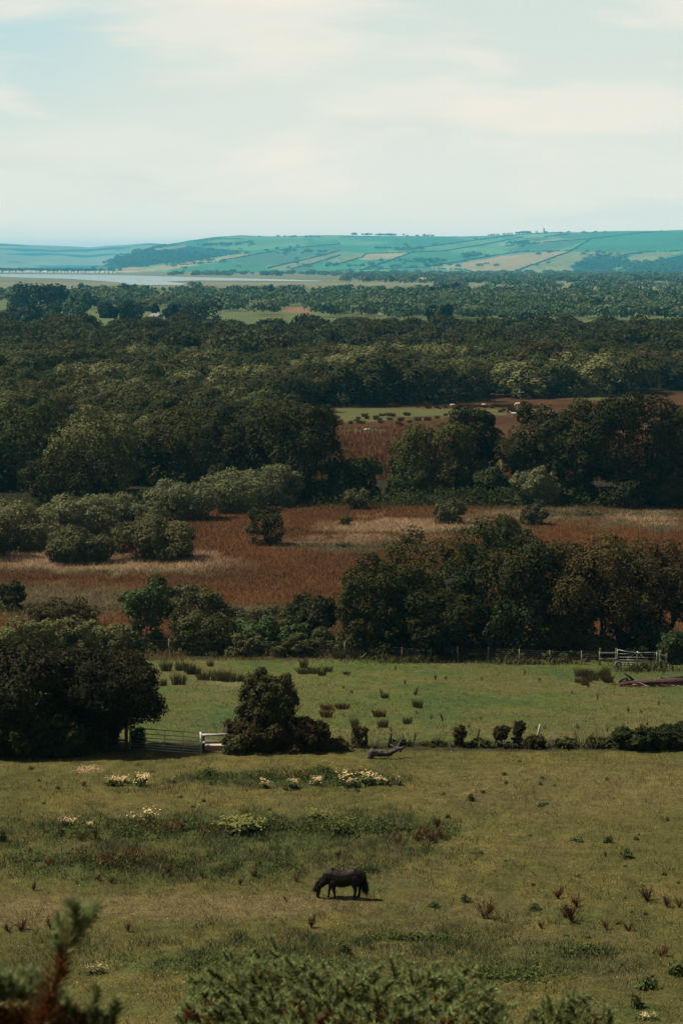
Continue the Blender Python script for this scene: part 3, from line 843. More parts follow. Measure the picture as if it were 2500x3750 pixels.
# copses on the hill
hp = []
for u, v, n, su, sv in ((1350, 860, 22, 85, 2), (1420, 860, 9, 20, 2), (1905, 856, 22, 26, 2), (1900, 894, 26, 36, 4), (1715, 940, 26, 24, 7), (2320, 976, 10, 60, 8), (2200, 968, 150, 75, 20),
                        (600, 945, 330, 130, 20), (470, 962, 120, 60, 14), (2400, 980, 160, 120, 16), (1540, 960, 25, 60, 5), (1450, 915, 18, 90, 5), (1100, 925, 14, 120, 8), (820, 900, 40, 90, 5), (1560, 868, 6, 60, 1.5), (2150, 855, 9, 60, 1.5), (1120, 870, 9, 110, 2), (1500, 900, 8, 420, 16), (2000, 930, 8, 330, 22), (1000, 930, 8, 250, 22), (1400, 978, 40, 400, 9)):
    for k in range(n):
        a, b = u + R.normal() * su * .6, v + R.normal() * sv * .6
        x, yy, z = on_hill(a, b); hp.append((x, yy, z - 1, R.uniform(22, 42), R.uniform(13, 21)))
far_blobs('hillside_woods', hp, M['farwood'], 'blue green copses and woods on the slopes of the far hill')

# individual far trees
FARTREES = [
    (735, 1179, 150, 84, 'fardark', 'broad black crowned tree, largest of the dark clump beyond the wood'),
    (630, 1168, 66, 54, 'fardark', 'small black crowned tree just left of the broadest dark one'),
    (480, 1171, 92, 64, 'fardark', 'wide dark round tree, right one of the dark pair beyond the wood'),
    (398, 1165, 74, 54, 'fardark', 'smaller dark round tree, left one of the dark pair beyond the wood'),
    (568, 1160, 34, 44, 'fardark', 'narrow dark tree standing over the grey roofed cottage'),
    (270, 1176, 104, 76, 'farwood', 'tall green round tree left of the dark pair beyond the wood'),
    (185, 1176, 80, 64, 'farwood', 'dull green round tree beside the tall green one beyond the wood'),
    (112, 1178, 80, 64, 'mid', 'yellowish green tree behind the long clipped hedge'),
    (40, 1174, 90, 56, 'mid', 'low bushy green tree behind the end of the clipped hedge'),
    (120, 1128, 130, 92, 'fardark', 'huge dark tree towering at the head of the far left grove'),
    (205, 1126, 100, 86, 'fardark', 'dark tree just right of the huge one in the far left grove'),
    (62, 1124, 70, 60, 'farwood', 'green tree on the left flank of the far left grove'),
    (295, 1132, 90, 66, 'farwood', 'broad hazy green tree on the right flank of the far left grove'),
    (540, 1140, 76, 44, 'pale', 'pale green dome shaped tree in the middle of the far plain'),
    (1594, 1088, 42, 36, 'fardark', 'dark tree at the left end of the tall dark far clump'),
    (1630, 1089, 56, 44, 'fardark', 'dark tree in the middle of the tall dark far clump'),
    (1665, 1088, 50, 52, 'fardark', 'tallest tree at the right end of the dark far clump'),
    (1790, 1098, 30, 38, 'farwood', 'steep conical tree on the far plain right of the dark clump'),
    (1768, 1094, 24, 30, 'farwood', 'short conical tree left of the steep conical one'),
    (1866, 1096, 44, 42, 'fardark', 'dark twin topped tree beside the silvery willows'),
    (1948, 1102, 84, 42, 'silver', 'silvery willow, left one of the two grey ones on the plain'),
    (2026, 1104, 76, 38, 'silver', 'silvery willow, right one of the two grey ones on the plain'),
    (1580, 1172, 46, 54, 'fardark', 'dark tree at the left of the clump in front of the pink houses'),
    (1630, 1180, 54, 64, 'fardark', 'tallest dark tree of the clump above the wood edge'),
    (1735, 1160, 66, 38, 'fardark', 'low broad dark tree right of the tallest above the wood edge'),
    (1840, 1162, 44, 34, 'fardark', 'small dark tree alone above the wood edge'),
    (1920, 1170, 70, 40, 'farwood', 'round green tree above the wood edge on the right'),
]
for k, (u, vb, w, h, mt, lb) in enumerate(FARTREES):
    x, yy, z, pm = hit(u, vb)
    make_tree('distant_tree', lb, 'tree', 300 + k, w / pm, h / pm, mt, 6 / pm, 1500, (x, yy, z), h0=.05, nl=20, trunk=.3, low=-.9)
ROWT = [(8, 18), (30, 20), (60, 18), (300, 30), (325, 26), (350, 16), (388, 28), (460, 40), (490, 30), (532, 26), (568, 14), (600, 18), (625, 16), (664, 26), (830, 24), (876, 26), (925, 30), (985, 34), (1000, 20), (1055, 16), (1080, 18), (1115, 14), (1145, 16), (1175, 14), (1460, 26), (1400, 30)]
p = make_tree('field_bush', 'small round dark bush in the scattered row along the marsh edge', 'bush', 340, 10, 7, 'fardark', .9, 600, h0=.0, nl=14, low=-.8, parts=('foliage', 'stem'), group='round bushes scattered along the marsh edge')
for k, (u, w) in enumerate(ROWT):
    x, yy, z, pm = hit(u, 1062 + R.uniform(-3, 5) + (4 if u > 800 else 0)); s = w / pm / 10
    if k == 0: p.location = (x, yy, z); p.scale = (s, s, s)
    else: dup(p, (x, yy, z), R.uniform(0, 6), (s, s, s * R.uniform(.8, 1.2)))
hg = [hit(u, 1196)[:3] for u in np.linspace(-200, 150, 12)]
hedge_strip('clipped_hedge', hg, 3.0, 1.5, 1.2, .12, M['fardark'], 'long straight dark clipped hedge beyond the wood', 'hedge', None, dens=8)
# houses on the plain
x, yy, z, pm = hit(572, 1177); house('cottage', 'grey roofed cottage half hidden beyond the wood under dark trees', (x, yy, z), 7, 5, 2.6, 2.2)
for u, w, lb in ((1347, 8, 'leftmost pink walled house peeping out behind the wood'), (1395, 11, 'pink walled house between two others peeping out behind the wood'), (1442, 9, 'rightmost pink walled house peeping out behind the wood')):
    x, yy, z, pm = hit(u, 1146); house('wood_side_house', lb, (x, yy - 40, z), w * .7, 6, 2.6, 1.8, None, 'tanwall', 'reddead', nwin=2)
x, yy, z, pm = hit(257, 1058); house('barn', 'tiny white barn by the bushes at the marsh edge', (x, yy, z), 8, 5, 3, 1.5, nwin=1)
for u, w, lb in ((1460, 50, 'long low reddish farm shed at the foot of the far hill'), (1545, 38, 'shorter reddish farm shed at the foot of the far hill')):
    x, yy, z = plainpt(u, 1030, 0); house('farm_shed', lb, (x, yy, z), w, 12, 5, 2.5, None, 'tanwall', 'tanwall', nwin=4)

# ================================================================== MIDDLE DISTANCE, by hand
def place(name, label, cat, u, vb, w, vt, mat, leaf, n, seed, group=None, parts=('crown', 'trunk'), yoff=0, **kw):
    x, yy, z, pm = hit(u, vb)
    W = w / pm; H = (vb - vt) / pm
    return make_tree(name, label, cat, seed, W, H, mat, leaf, n, (x, yy + yoff, z), group, parts=parts, **kw)
SH = ('foliage', 'stem')
# row E: trees round the meadow's far side
E = [
    ('oak_tree', 'huge dark oak at the left side of the brown rushes below the sheep', 1080, 1830, 330, 1490, 'dark', 7000, {}),
    ('oak_tree', 'dark oak filling the gap left of the huge oak beside the rushes', 900, 1815, 300, 1500, 'dark', 5500, {}),
    ('oak_tree', 'dull brownish oak rising behind the grey willow thicket', 700, 1780, 320, 1500, 'olive', 5500, {}),
    ('sycamore_tree', 'broad pale leaved tree at the left edge above the willow bushes', 330, 1800, 330, 1500, 'pale', 6000, {}),
    ('sycamore_tree', 'bright green tree cut by the left edge of the picture above the willows', 80, 1790, 330, 1480, 'mid', 5500, {}),
    ('sycamore_tree', 'dim green tree behind and between the two pale leaved trees on the left', 520, 1770, 280, 1560, 'mid', 4000, {}),
    ('scrub_tree', 'low dark tree standing behind the left end of the willow thicket', 250, 1850, 330, 1640, 'dark', 4000, {}),
    ('oak_tree', 'rounded oak with light tipped leaves right of the rush gap', 1590, 1800, 320, 1552, 'olive', 6500, {}),
    ('oak_tree', 'tall narrow dark oak standing against the sheep pasture', 1735, 1790, 190, 1496, 'dark', 5000, {}),
    ('oak_tree', 'dark oak with its crown in front of the hidden end of the pasture', 1960, 1810, 260, 1490, 'dark', 6000, {}),
    ('oak_tree', 'tallest black green oak at the right of the big dark group', 2310, 1850, 360, 1444, 'dark', 9000, {}),
    ('oak_tree', 'dark oak between the tallest oak and its lower neighbour', 2110, 1840, 260, 1475, 'dark', 6500, {}),
    ('oak_tree', 'dark oak cut by the right edge of the picture beside the rust grass', 2500, 1830, 260, 1490, 'dark', 6000, {}),
    ('scrub_bush', 'grey green shrubs left of the light tipped oak', 1310, 1830, 170, 1672, 'mid', 2600, {}),
    ('scrub_bush', 'dull bush between the dark oak and the rounded oak', 1250, 1820, 120, 1690, 'olive', 1800, {}),
    ('scrub_bush', 'leafy bush in front of the light tipped oak', 1490, 1835, 140, 1706, 'mid', 2600, {}),
    ('scrub_bush', 'small rounded bush in front of the tall narrow oak', 1800, 1822, 130, 1712, 'mid', 2400, {}),
    ('scrub_bush', 'full round grey green bush before the big dark group', 1960, 1850, 170, 1708, 'willow', 3600, {}),
    ('scrub_bush', 'round olive bush at the right edge beyond the meadow', 2460, 1858, 140, 1742, 'olive', 2600, {}),
    ('scrub_bush', 'small wispy bush in the shade of the dark group', 2080, 1850, 70, 1790, 'mid', 900, {}),
]
for k, (nm, lb, u, vb, w, vt, mt, n, kw) in enumerate(E):
    bush = 'bush' in nm
    place(nm, lb, 'bush' if bush else 'tree', u, vb, w, vt, mt, .24 if not bush else .19, int(n * 2.3), 400 + k, parts=SH if bush else ('crown', 'trunk'), h0=.02 if bush else .1, nl=34 if not bush else 16, lump=(.18, .36), low=-.95, M_sub=24, trunk=.05 if bush else .22)
# willows
Wl = [
    ('long grey green willow thicket, its right end beside the dark oak', 1000, 1850, 200, 1700, 'willow', 3600),
    ('middle swell of the grey green willow thicket below the dark oaks', 860, 1870, 230, 1722, 'willow', 4200),
    ('left end of the grey green willow thicket, lowest and broadest swell', 670, 1898, 260, 1765, 'willow', 4400),
    ('grey willow bush rising behind the two domed bushes', 470, 1930, 250, 1808, 'willow', 3800),
    ('large grey willow bush with dark hollows behind the dull brown dome', 290, 1960, 270, 1812, 'willow', 4600),
    ('pale willow bush at the left edge of the meadow', 60, 2010, 260, 1838, 'willow', 4400),
    ('willow bush low at the left edge behind the pale grass', -60, 2040, 240, 1870, 'willowdark', 3000),
    ('dull brown green domed bush over the pale grass bank', 300, 2058, 240, 1930, 'willowdark', 4200),
    ('largest domed dark green bush at the head of the pale grass bank', 568, 2048, 275, 1890, 'willowdark', 5200),
]
for k, (lb, u, vb, w, vt, mt, n) in enumerate(Wl):
    place('willow_bush', lb, 'bush', u, vb, w, vt, mt, .15, int(n * 2.2), 450 + k, parts=SH, h0=.0, nl=18, lump=(.24, .42), low=-.5, M_sub=24, upright=.65, aspect=2.6, jag=.2, trunk=.05, sub=.5)
Bm = [
    ('holly_bush', 'small upright dark holly alone in the rush meadow', 973, 1994, 130, 1860, 'deep', 2600, dict(aspect=1.3, upright=.1)),
    ('meadow_bush', 'grey brown bush on the pale grass at the middle of the meadow', 1645, 1916, 112, 1830, 'willowdark', 2000, dict(aspect=2.2, upright=.6)),
    ('meadow_bush', 'small spiky bush on the far grass right of the middle of the meadow', 1955, 1920, 98, 1846, 'willowdark', 1600, dict(aspect=2.6, upright=.75)),
    ('meadow_bush', 'tiny dark bush sitting in the orange rushes', 1265, 1922, 46, 1884, 'willowdark', 500, {}),
    ('meadow_bush', 'thin straggly bush at the foot of the grey green shrubs', 1305, 1862, 90, 1790, 'willowdark', 900, dict(aspect=2.6, upright=.75)),
    ('meadow_bush', 'olive round bush rising behind the green tree of the roadside clump', 1830, 2010, 150, 1888, 'olive', 2400, dict(aspect=2.2, upright=.6)),
    ('meadow_bush', 'small dark leafy bush at the left edge of the rush meadow', 42, 2232, 100, 2132, 'deep', 1500, {}),
]
for k, (nm, lb, u, vb, w, vt, mt, n, kw) in enumerate(Bm):
    place(nm, lb, 'bush', u, vb, w, vt, mt, .13, int(n * 2), 470 + k, parts=SH, h0=.02, nl=12, lump=(.3, .48), low=-.4, trunk=.04, **kw)

# row C: along the far fence (D ~170 m)
Cc = [
    ('hawthorn_tree', 'dark rounded thorn tree, leftmost of the big clump behind the wire fence', 1400, 2400, 270, 2040, 'dark', 9000, .2, {}),
    ('hawthorn_tree', 'brown green tree at the back of the big clump, its flat top showing', 1570, 2350, 380, 1955, 'olive', 9000, .2, {}),
    ('hawthorn_tree', 'dark leafy tree low in front at the left of the big clump', 1560, 2405, 320, 2120, 'dark', 8000, .2, {}),
    ('alder_tree', 'fresh dark green tree, tallest in the middle of the big clump', 1840, 2385, 400, 1915, 'deep', 13000, .22, {}),
    ('oak_tree', 'spreading brown leaved oak at the right of the big clump', 2200, 2390, 470, 1970, 'brown', 14000, .2, dict(h0=1.6)),
    ('oak_tree', 'brown leaved oak hanging over the far gate at the right edge', 2450, 2385, 400, 1995, 'brown', 9000, .2, dict(h0=2.2)),
    ('oak_tree', 'brown leaved oak between the tall fresh green tree and the spreading oak', 2030, 2388, 330, 1985, 'brown', 10000, .2, dict(h0=1.0)),
    ('hawthorn_bush', 'brown leaved scrub in the deep shade under the spreading oak', 2330, 2392, 240, 2190, 'brown', 4000, .18, {}),
    ('hawthorn_bush', 'low dark scrub at the foot of the brown oaks left of the far gate rails', 2010, 2402, 170, 2270, 'olive', 3400, .16, {}),
    ('hawthorn_bush', 'dull green scrub behind the right end of the far gate', 2400, 2412, 200, 2300, 'dark', 3400, .16, {}),
    ('hawthorn_bush', 'low olive bush filling the foot of the brown oak', 2080, 2400, 190, 2240, 'olive', 3600, .18, {}),
    ('hawthorn_bush', 'pale green bushy plant lit in the gap under the clump', 1925, 2398, 110, 2318, 'pale', 1600, .16, {}),
    ('hawthorn_bush', 'small bush under the brown oak beside the far gate rails', 2200, 2405, 130, 2330, 'bramble', 1800, .16, {}),
    ('bramble_bush', 'green bramble bush rising right of the far gate', 2470, 2430, 120, 2310, 'fern', 2000, .16, {}),
    ('sycamore_sapling', 'tall pale leaved sapling left of the middle bushes along the fence', 540, 2375, 190, 2112, 'fern', 4200, .22, dict(aspect=1.2, jag=.25)),
    ('hawthorn_bush', 'dense grey green bush joined to the right of the sapling', 730, 2330, 230, 2140, 'willowdark', 5000, .17, dict(upright=.5, aspect=2)),
    ('bramble_bush', 'light tipped bramble dome in front of the grey green bush', 745, 2390, 220, 2240, 'bramble', 4200, .17, {}),
    ('hawthorn_bush', 'dark rounded bush standing alone left of the big clump', 1145, 2345, 175, 2175, 'deep', 4600, .17, {}),
    ('fern_bank', 'bright fern covered bank between bramble dome and dark round bush', 985, 2375, 280, 2262, 'fern', 4200, .2, dict(aspect=2.4)),
    ('bramble_bush', 'tangled bramble at the left end of the far fence bank', 330, 2375, 260, 2268, 'pale', 4400, .18, {}),
    ('bramble_bush', 'wide bramble bank at the left edge behind the front tree', 110, 2385, 280, 2262, 'pale', 4400, .18, {}),
    ('bramble_bush', 'low bramble under the dark round bush on the fence line', 1240, 2385, 190, 2300, 'bramble', 2400, .18, {}),
    ('bramble_bush', 'small bramble hump between sapling and left bramble bank', 440, 2385, 150, 2295, 'pale', 2200, .18, {}),
    ('bramble_bush', 'leafy bramble spilling over the fence wire left of the fern bank', 880, 2398, 170, 2320, 'pale', 2400, .18, {}),
    ('bramble_bush', 'bramble clump growing through the fence below the dark round bush', 1080, 2400, 170, 2330, 'bramble', 2200, .18, {}),
    ('bramble_bush', 'brown green bramble behind the bank at the far left', 230, 2290, 240, 2190, 'bramblebrown', 2600, .18, {}),
    ('bramble_bush', 'grey bramble mound behind the fern bank', 950, 2290, 240, 2222, 'willowdark', 2400, .16, {}),
    ('bramble_bush', 'bramble mat at the foot of the wire fence in the middle', 1740, 2412, 160, 2385, 'bramble', 900, .15, {}),
    ('bramble_bush', 'bramble mat at the foot of the wire fence before the far gate', 2080, 2420, 190, 2385, 'bramble', 1100, .15, {}),
]
for k, (nm, lb, u, vb, w, vt, mt, n, lf, kw) in enumerate(Cc):
    bush = not nm.endswith('_tree')
    kw = dict(dict(h0=.0 if bush else .15, low=-.95, upright=.25, aspect=1.5, M_sub=26), **kw)
    w = w if bush else w * 1.14
    place(nm, lb, 'tree' if not bush else ('sapling' if 'sapling' in nm else 'bush'), u, vb, w, vt, mt, lf * .72, int(n * 1.9), 500 + k, parts=SH if bush else ('crown', 'trunk'), nl=30 if bush else 56, lump=(.15, .31) if not bush else (.14, .32), trunk=.05 if bush else .16, **kw)

# row A: front hedge line (D ~103 m)
Aa = [
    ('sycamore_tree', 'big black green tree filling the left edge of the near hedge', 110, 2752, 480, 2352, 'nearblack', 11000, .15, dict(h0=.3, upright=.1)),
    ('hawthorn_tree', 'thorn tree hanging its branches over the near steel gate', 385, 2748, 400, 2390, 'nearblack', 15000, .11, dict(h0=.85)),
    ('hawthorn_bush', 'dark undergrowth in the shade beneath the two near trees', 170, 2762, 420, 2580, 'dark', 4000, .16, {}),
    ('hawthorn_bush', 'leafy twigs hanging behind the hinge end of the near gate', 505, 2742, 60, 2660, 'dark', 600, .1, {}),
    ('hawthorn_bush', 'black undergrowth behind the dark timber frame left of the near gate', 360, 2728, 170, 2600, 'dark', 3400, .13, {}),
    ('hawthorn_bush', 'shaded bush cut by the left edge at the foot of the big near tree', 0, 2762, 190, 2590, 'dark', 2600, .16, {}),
    ('blackthorn_bush', 'upright oval bush rising above the bramble right of the near gate', 982, 2746, 205, 2460, 'bramble', 11000, .08, dict(h0=.0, upright=.75, aspect=2.8, jag=.35, fill=.25)),
    ('bramble_bush', 'brown bramble heap round the foot of the oval bush', 940, 2752, 215, 2625, 'bramblebrown', 4600, .11, {}),
    ('bramble_bush', 'brown arching bramble mound right of the oval bush', 1115, 2752, 170, 2628, 'bramblebrown', 3600, .11, {}),
    ('bramble_bush', 'green leafy bramble at the end of the slab beside the gate', 860, 2762, 90, 2690, 'bramble', 1200, .11, {}),
    ('bramble_bush', 'trailing end of the bramble mound thinning out to the right', 1215, 2750, 120, 2700, 'bramblebrown', 900, .1, {}),
    ('thorn_bush', 'spindly brown bush just left of the first fence post', 1315, 2738, 80, 2655, 'bramblebrown', 700, .09, dict(upright=.5)),
    ('thorn_bush', 'small dark bush shaped like a flame in the post line', 1682, 2738, 62, 2655, 'bramblebrown', 1000, .09, {}),
    ('thorn_bush', 'rounded dark bush on a bare stem between two thorn bushes', 1835, 2738, 76, 2655, 'bramblebrown', 1100, .09, dict(h0=.35)),
    ('thorn_bush', 'tallest small dark bush just left of the pale leaning post', 1898, 2738, 60, 2638, 'bramblebrown', 900, .09, dict(h0=.3)),
    ('thorn_bush', 'scrubby bush under the pale leaning post', 1960, 2742, 90, 2690, 'bramblebrown', 900, .09, {}),
    ('thorn_bush', 'low leafy bush right of the bundle of dead stalks', 2070, 2740, 100, 2700, 'bramble', 900, .1, {}),
    ('thorn_bush', 'low green bush between the dead stalks and the clipped dark hedge', 2190, 2740, 120, 2694, 'bramble', 1000, .1, {}),
    ('hedge_bush', 'dark leafy hedge bush, left part of the hedge at the right edge', 2350, 2742, 210, 2664, 'deep', 3600, .12, {}),
    ('hedge_bush', 'dark leafy hedge bush cut by the right edge of the picture', 2480, 2742, 220, 2656, 'deep', 3600, .12, {}),
    ('thorn_bush', 'low tangle at the base of the second and third posts', 1470, 2734, 90, 2706, 'bramble', 500, .09, {}),
    ('thorn_bush', 'low tangle between the third post and the flame shaped bush', 1585, 2734, 110, 2708, 'bramble', 600, .09, {}),
    ('thorn_bush', 'low tangle at the foot of the leaning dark post', 1760, 2738, 90, 2700, 'bramble', 700, .09, {}),
]
for k, (nm, lb, u, vb, w, vt, mt, n, lf, kw) in enumerate(Aa):
    bush = not nm.endswith('_tree')
    kw = dict(dict(h0=.0, low=-.95, upright=.45, aspect=2.0, jag=.3, M_sub=26), **kw)
    if nm == 'thorn_bush': kw = dict(kw, jag=.5, aspect=3.2, upright=.6, fill=.35); lf *= .85; w *= .8; n = int(n * .6)
    place(nm, lb, 'bush' if bush else 'tree', u, vb, w, vt, mt, lf * .75, int(n * 1.8), 600 + k, parts=SH if bush else ('crown', 'trunk'), nl=(60 if nm == 'blackthorn_bush' else 30) if bush else 44, lump=((.10, .2) if nm == 'blackthorn_bush' else (.13, .30)) if bush else (.16, .36), trunk=.03 if bush else .14, **kw)

# ================================================================== GATES, FENCES
def frame_local(u0, v0, u1, v1):
    a = hit(u0, v0); b = hit(u1, v1)
    d = np.array([b[0] - a[0], b[1] - a[1], b[2] - a[2]]); return a, b, d
def gate(name, label, A, B, H, mat, nb, ups, rad=.025, brace=None, sag=0):
    A = np.array(A); B = np.array(B); t = thing(name, label, 'gate', tuple(A))
    d = B - A; up = np.array([0, 0, 1.])
    hs = np.linspace(.08, H, nb) if nb < 7 else np.array([.06, .2, .34, .5, .68, .9, 1.16]) / 1.16 * H
    for k, h in enumerate(hs):
        dip = sag * (k == nb - 1)
        pts = [up * h, d * .25 + up * (h - dip * .7), d * .5 + up * (h - dip), d * .75 + up * (h - dip * .9), d + up * (h - dip * .8)] if dip else [up * h, d + up * h]
        MB().tube(pts, [rad * (1.15 if k == nb - 1 else .85)] * len(pts), 8).build('rail', mat, t, True)
    for f in (0, 1):
        MB().bar(d * f + up * -.02, d * f + up * (H + .04 - (sag * .8 if f else 0)), rad * 1.3).build('upright', mat, t, True)
    for f in ups:
        MB().bar(d * f + up * hs[0], d * f + up * (H - sag), rad * .9).build('upright', mat, t, True)
    for (f0, h0, f1, h1) in brace or []:
        MB().bar(d * f0 + up * h0 + np.array([0, .03, 0]), d * f1 + up * h1 + np.array([0, .03, 0]), rad * .8).build('brace', M['galv'], t, True)
    return t
# near gate
A = hit(478, 2744); B = hit(735, 2763)
gate('field_gate', 'near galvanised seven bar field gate under the overhanging thorn tree', A[:3], B[:3], 1.12, M['galv'], 7, (.22, .5, .76), .026)
p = hit(737, 2763)
mb = MB(); mb.bar((0, 0, -.2), (0, 0, 1.15), .045); tag(mb.build('gate_post', M['galv'], None, True, loc=p[:3]), 'slim steel post at the latch end of the near gate', 'post')
# timber frame left of gate
x, yy, z, pm = hit(352, 2758)
t = thing('timber_frame', 'dark timber fence frame standing in the shade left of the near gate', 'fence', (x, yy, z))
for dx, h in ((0, 118 / pm), (112 / pm, 112 / pm)):
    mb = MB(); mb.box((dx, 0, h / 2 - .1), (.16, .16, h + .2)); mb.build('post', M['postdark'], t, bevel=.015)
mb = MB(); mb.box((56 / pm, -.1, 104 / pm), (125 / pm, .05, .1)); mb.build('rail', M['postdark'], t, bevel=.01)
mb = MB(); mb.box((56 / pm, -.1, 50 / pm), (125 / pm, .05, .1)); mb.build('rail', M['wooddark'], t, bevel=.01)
# short rail fence with slab
a = hit(745, 2755); pm = a[3]
t = thing('rail_fence', 'short two rail fence with bleached tops right of the near gate', 'fence', a[:3])
for dx, h in ((0, 76 / pm), (86 / pm, 95 / pm)):
    mb = MB(); mb.tube([(dx, 0, -.2), (dx, 0, h)], [.075, .07], 9); mb.build('post', M['postdark'], t, True)
for zz in (66 / pm, 38 / pm):
    mb = MB(); mb.tube([(-.1, -.1, zz), (.6, -.1, zz + .01), (86 / pm + .05, -.1, zz + .02)], [.075, .07, .075], 9); mb.build('rail', M['railwhite'], t, True)
b = hit(785, 2752)
mb = MB(); mb.box((0, 0.25, .15), (86 / pm, .95, .34)); tag(mb.build('concrete_slab', M['slab'], None, bevel=.04, loc=(b[0], b[1] + .3, b[2])), 'pale concrete slab lying behind the short two rail fence', 'slab')

# leaning posts of the near line
PO = [(1340, 2738, 58, 0, 'postdark', 'first dark upright post beside the spindly bush', .07), (1425, 2735, 52, 6, 'postdark', 'thick dark post leaning right behind the driftwood log', .095), (1513, 2730, 48, 8, 'postdark', 'slim dark post leaning right, alone in the grass', .05),
      (1742, 2735, 68, 9, 'postdark', 'tall dark post leaning right beside the flame shaped bush', .06), (1964, 2712, 60, 11, 'postpale', 'pale bleached post leaning right in the near fence line', .065)]
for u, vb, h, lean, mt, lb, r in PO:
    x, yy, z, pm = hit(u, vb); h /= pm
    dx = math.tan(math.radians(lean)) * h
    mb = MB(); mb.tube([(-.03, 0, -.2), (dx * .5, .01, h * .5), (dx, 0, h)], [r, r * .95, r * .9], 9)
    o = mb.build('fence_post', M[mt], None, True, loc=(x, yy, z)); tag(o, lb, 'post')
# dead stalks
def stalks(name, label, cat, u, vb, w, h, n, mat, seed, r=.012, group=None, fork=True):
    rng = np.random.default_rng(seed); x, yy, z, pm = hit(u, vb); mb = MB(); w /= pm; h /= pm
    for k in range(n):
        a = np.array([rng.normal() * w * .25, rng.normal() * .12, -.05]); hh = h * rng.uniform(.55, 1.05)
        b = a + np.array([rng.normal() * .12 * hh, rng.normal() * .1 * hh, hh]); m = (a + b) / 2 + rng.normal(size=3) * .04 * hh
        mb.tube([a, m, b], [r * 1.3, r, r * .4], 5)
        if fork:
            for j in range(3):
                c = a + (b - a) * rng.uniform(.4, .95); e = c + np.array([rng.normal() * .12, rng.normal() * .08, rng.uniform(.05, .2)]) * hh; mb.tube([c, e], [r * .6, r * .25], 4)
    return tag(mb.build(name, mat, None, True, loc=(x, yy, z)), label, cat, group)
stalks('dead_sapling', 'bare bleached sapling standing behind the driftwood log', 'sapling', 1487, 2734, 20, 90, 1, M['paledead'], 1, .03)
stalks('dead_stalks', 'thin pale dead stalks left of the bleached sapling', 'stalks', 1465, 2734, 40, 60, 7, M['stick'], 2)
stalks('dead_stalks', 'bundle of dead pale stalks right of the pale leaning post', 'stalks', 2016, 2738, 26, 66, 14, M['paledead'], 3)
stalks('dead_stalks', 'pair of tall dead brown stalks in the open middle of the post line', 'stalks', 1616, 2734, 16, 84, 3, M['stick'], 4)
stalks('dead_stalks', 'brown dead stems tangled round the first post', 'stalks', 1322, 2736, 80, 76, 16, M['stick'], 5)
stalks('dead_stalks', 'thin forked dead stem between first and second posts', 'stalks', 1383, 2734, 20, 62, 2, M['paledead'], 6)
stalks('dead_stalks', 'single brown dead stem left of the pair of tall stalks', 'stalks', 1593, 2734, 8, 52, 1, M['stick'], 7)
stalks('dead_stalks', 'cluster of dry brown stalks before the hedge on the right', 'stalks', 2180, 2730, 110, 80, 22, M['stick'], 8)
stalks('dead_stalks', 'row of dry stalks left of the brown stalk cluster on the right', 'stalks', 2110, 2722, 60, 60, 10, M['stick'], 9)

# far wire fence
t = None
fx = [(445, 2386), (620, 2392), (735, 2396), (850, 2392), (940, 2394), (1035, 2396), (1145, 2398), (1260, 2406), (1365, 2412), (1470, 2420), (1575, 2426), (1675, 2424), (1785, 2422), (1900, 2428), (2015, 2432), (2128, 2434), (2192, 2436)]
P0 = hit(*fx[0]); pts = [np.array(hit(u, v)[:3]) - np.array(P0[:3]) for u, v in fx]
t = thing('wire_fence', 'wire stock fence with slim pale posts below the big trees', 'fence', P0[:3])
for k, p in enumerate(pts):
    mb = MB(); h = 1.2 * R.uniform(.92, 1.08); r = .042
    mb.tube([p + np.array([0, 0, -.2]), p + np.array([R.normal() * .04, 0, h])], [r, r * .9], 7); mb.build('post', M['wood'], t, True)
for h in (.18, .36, .54, .72, .9, 1.08):
    MB().tube([p + np.array([0, -.06, h + R.normal() * .012]) for p in pts], [.006] * len(pts), 4).build('wire', M['wire'], t)
# far gate with side rails
A = hit(2258, 2444); B = hit(2402, 2447); pm = A[3]
gate('metal_gate', 'far bright seven bar metal gate with crossed braces and a sagging top', A[:3], B[:3], 66 / pm, M['galvwhite'], 8 if False else 7, (.5,), .03, [(.02, .1, .5, 60 / pm), (.98, .1, .5, 60 / pm)], sag=.22)
a = hit(2195, 2436); pm = a[3]
t = thing('side_rails', 'two pale rails on posts left of the far metal gate', 'fence', a[:3])
for dx in (0, 58 / pm):
    mb = MB(); mb.box((dx, 0, .65), (.12, .12, 1.5)); mb.build('post', M['wood'], t, bevel=.01)
for zz in (46 / pm, 24 / pm):
    mb = MB(); mb.box((29 / pm, -.085, zz), (64 / pm, .05, .12)); mb.build('rail', M['postpale'], t, bevel=.01)
a = hit(2414, 2446)
t = thing('side_rails', 'two pale rails sloping down right of the far metal gate', 'fence', a[:3])
for dx, h in ((0, 62 / pm), (23 / pm, 52 / pm)):
    mb = MB(); mb.box((dx, 0, h / 2 - .1), (.14, .14, h + .2)); mb.build('post', M['wood'], t, bevel=.01)
for zz in (46 / pm, 25 / pm):
    mb = MB(); mb.box((12 / pm, -.1, zz), (28 / pm, .05, .13), Matrix.Rotation(.35, 3, 'Y')); mb.build('rail', M['postpale'], t, bevel=.01)
mb = MB(); mb.box((38 / pm, -.1, 12 / pm), (28 / pm, .06, .08), Matrix.Rotation(.6, 3, 'Y')); mb.build('strut', M['wood'], t)
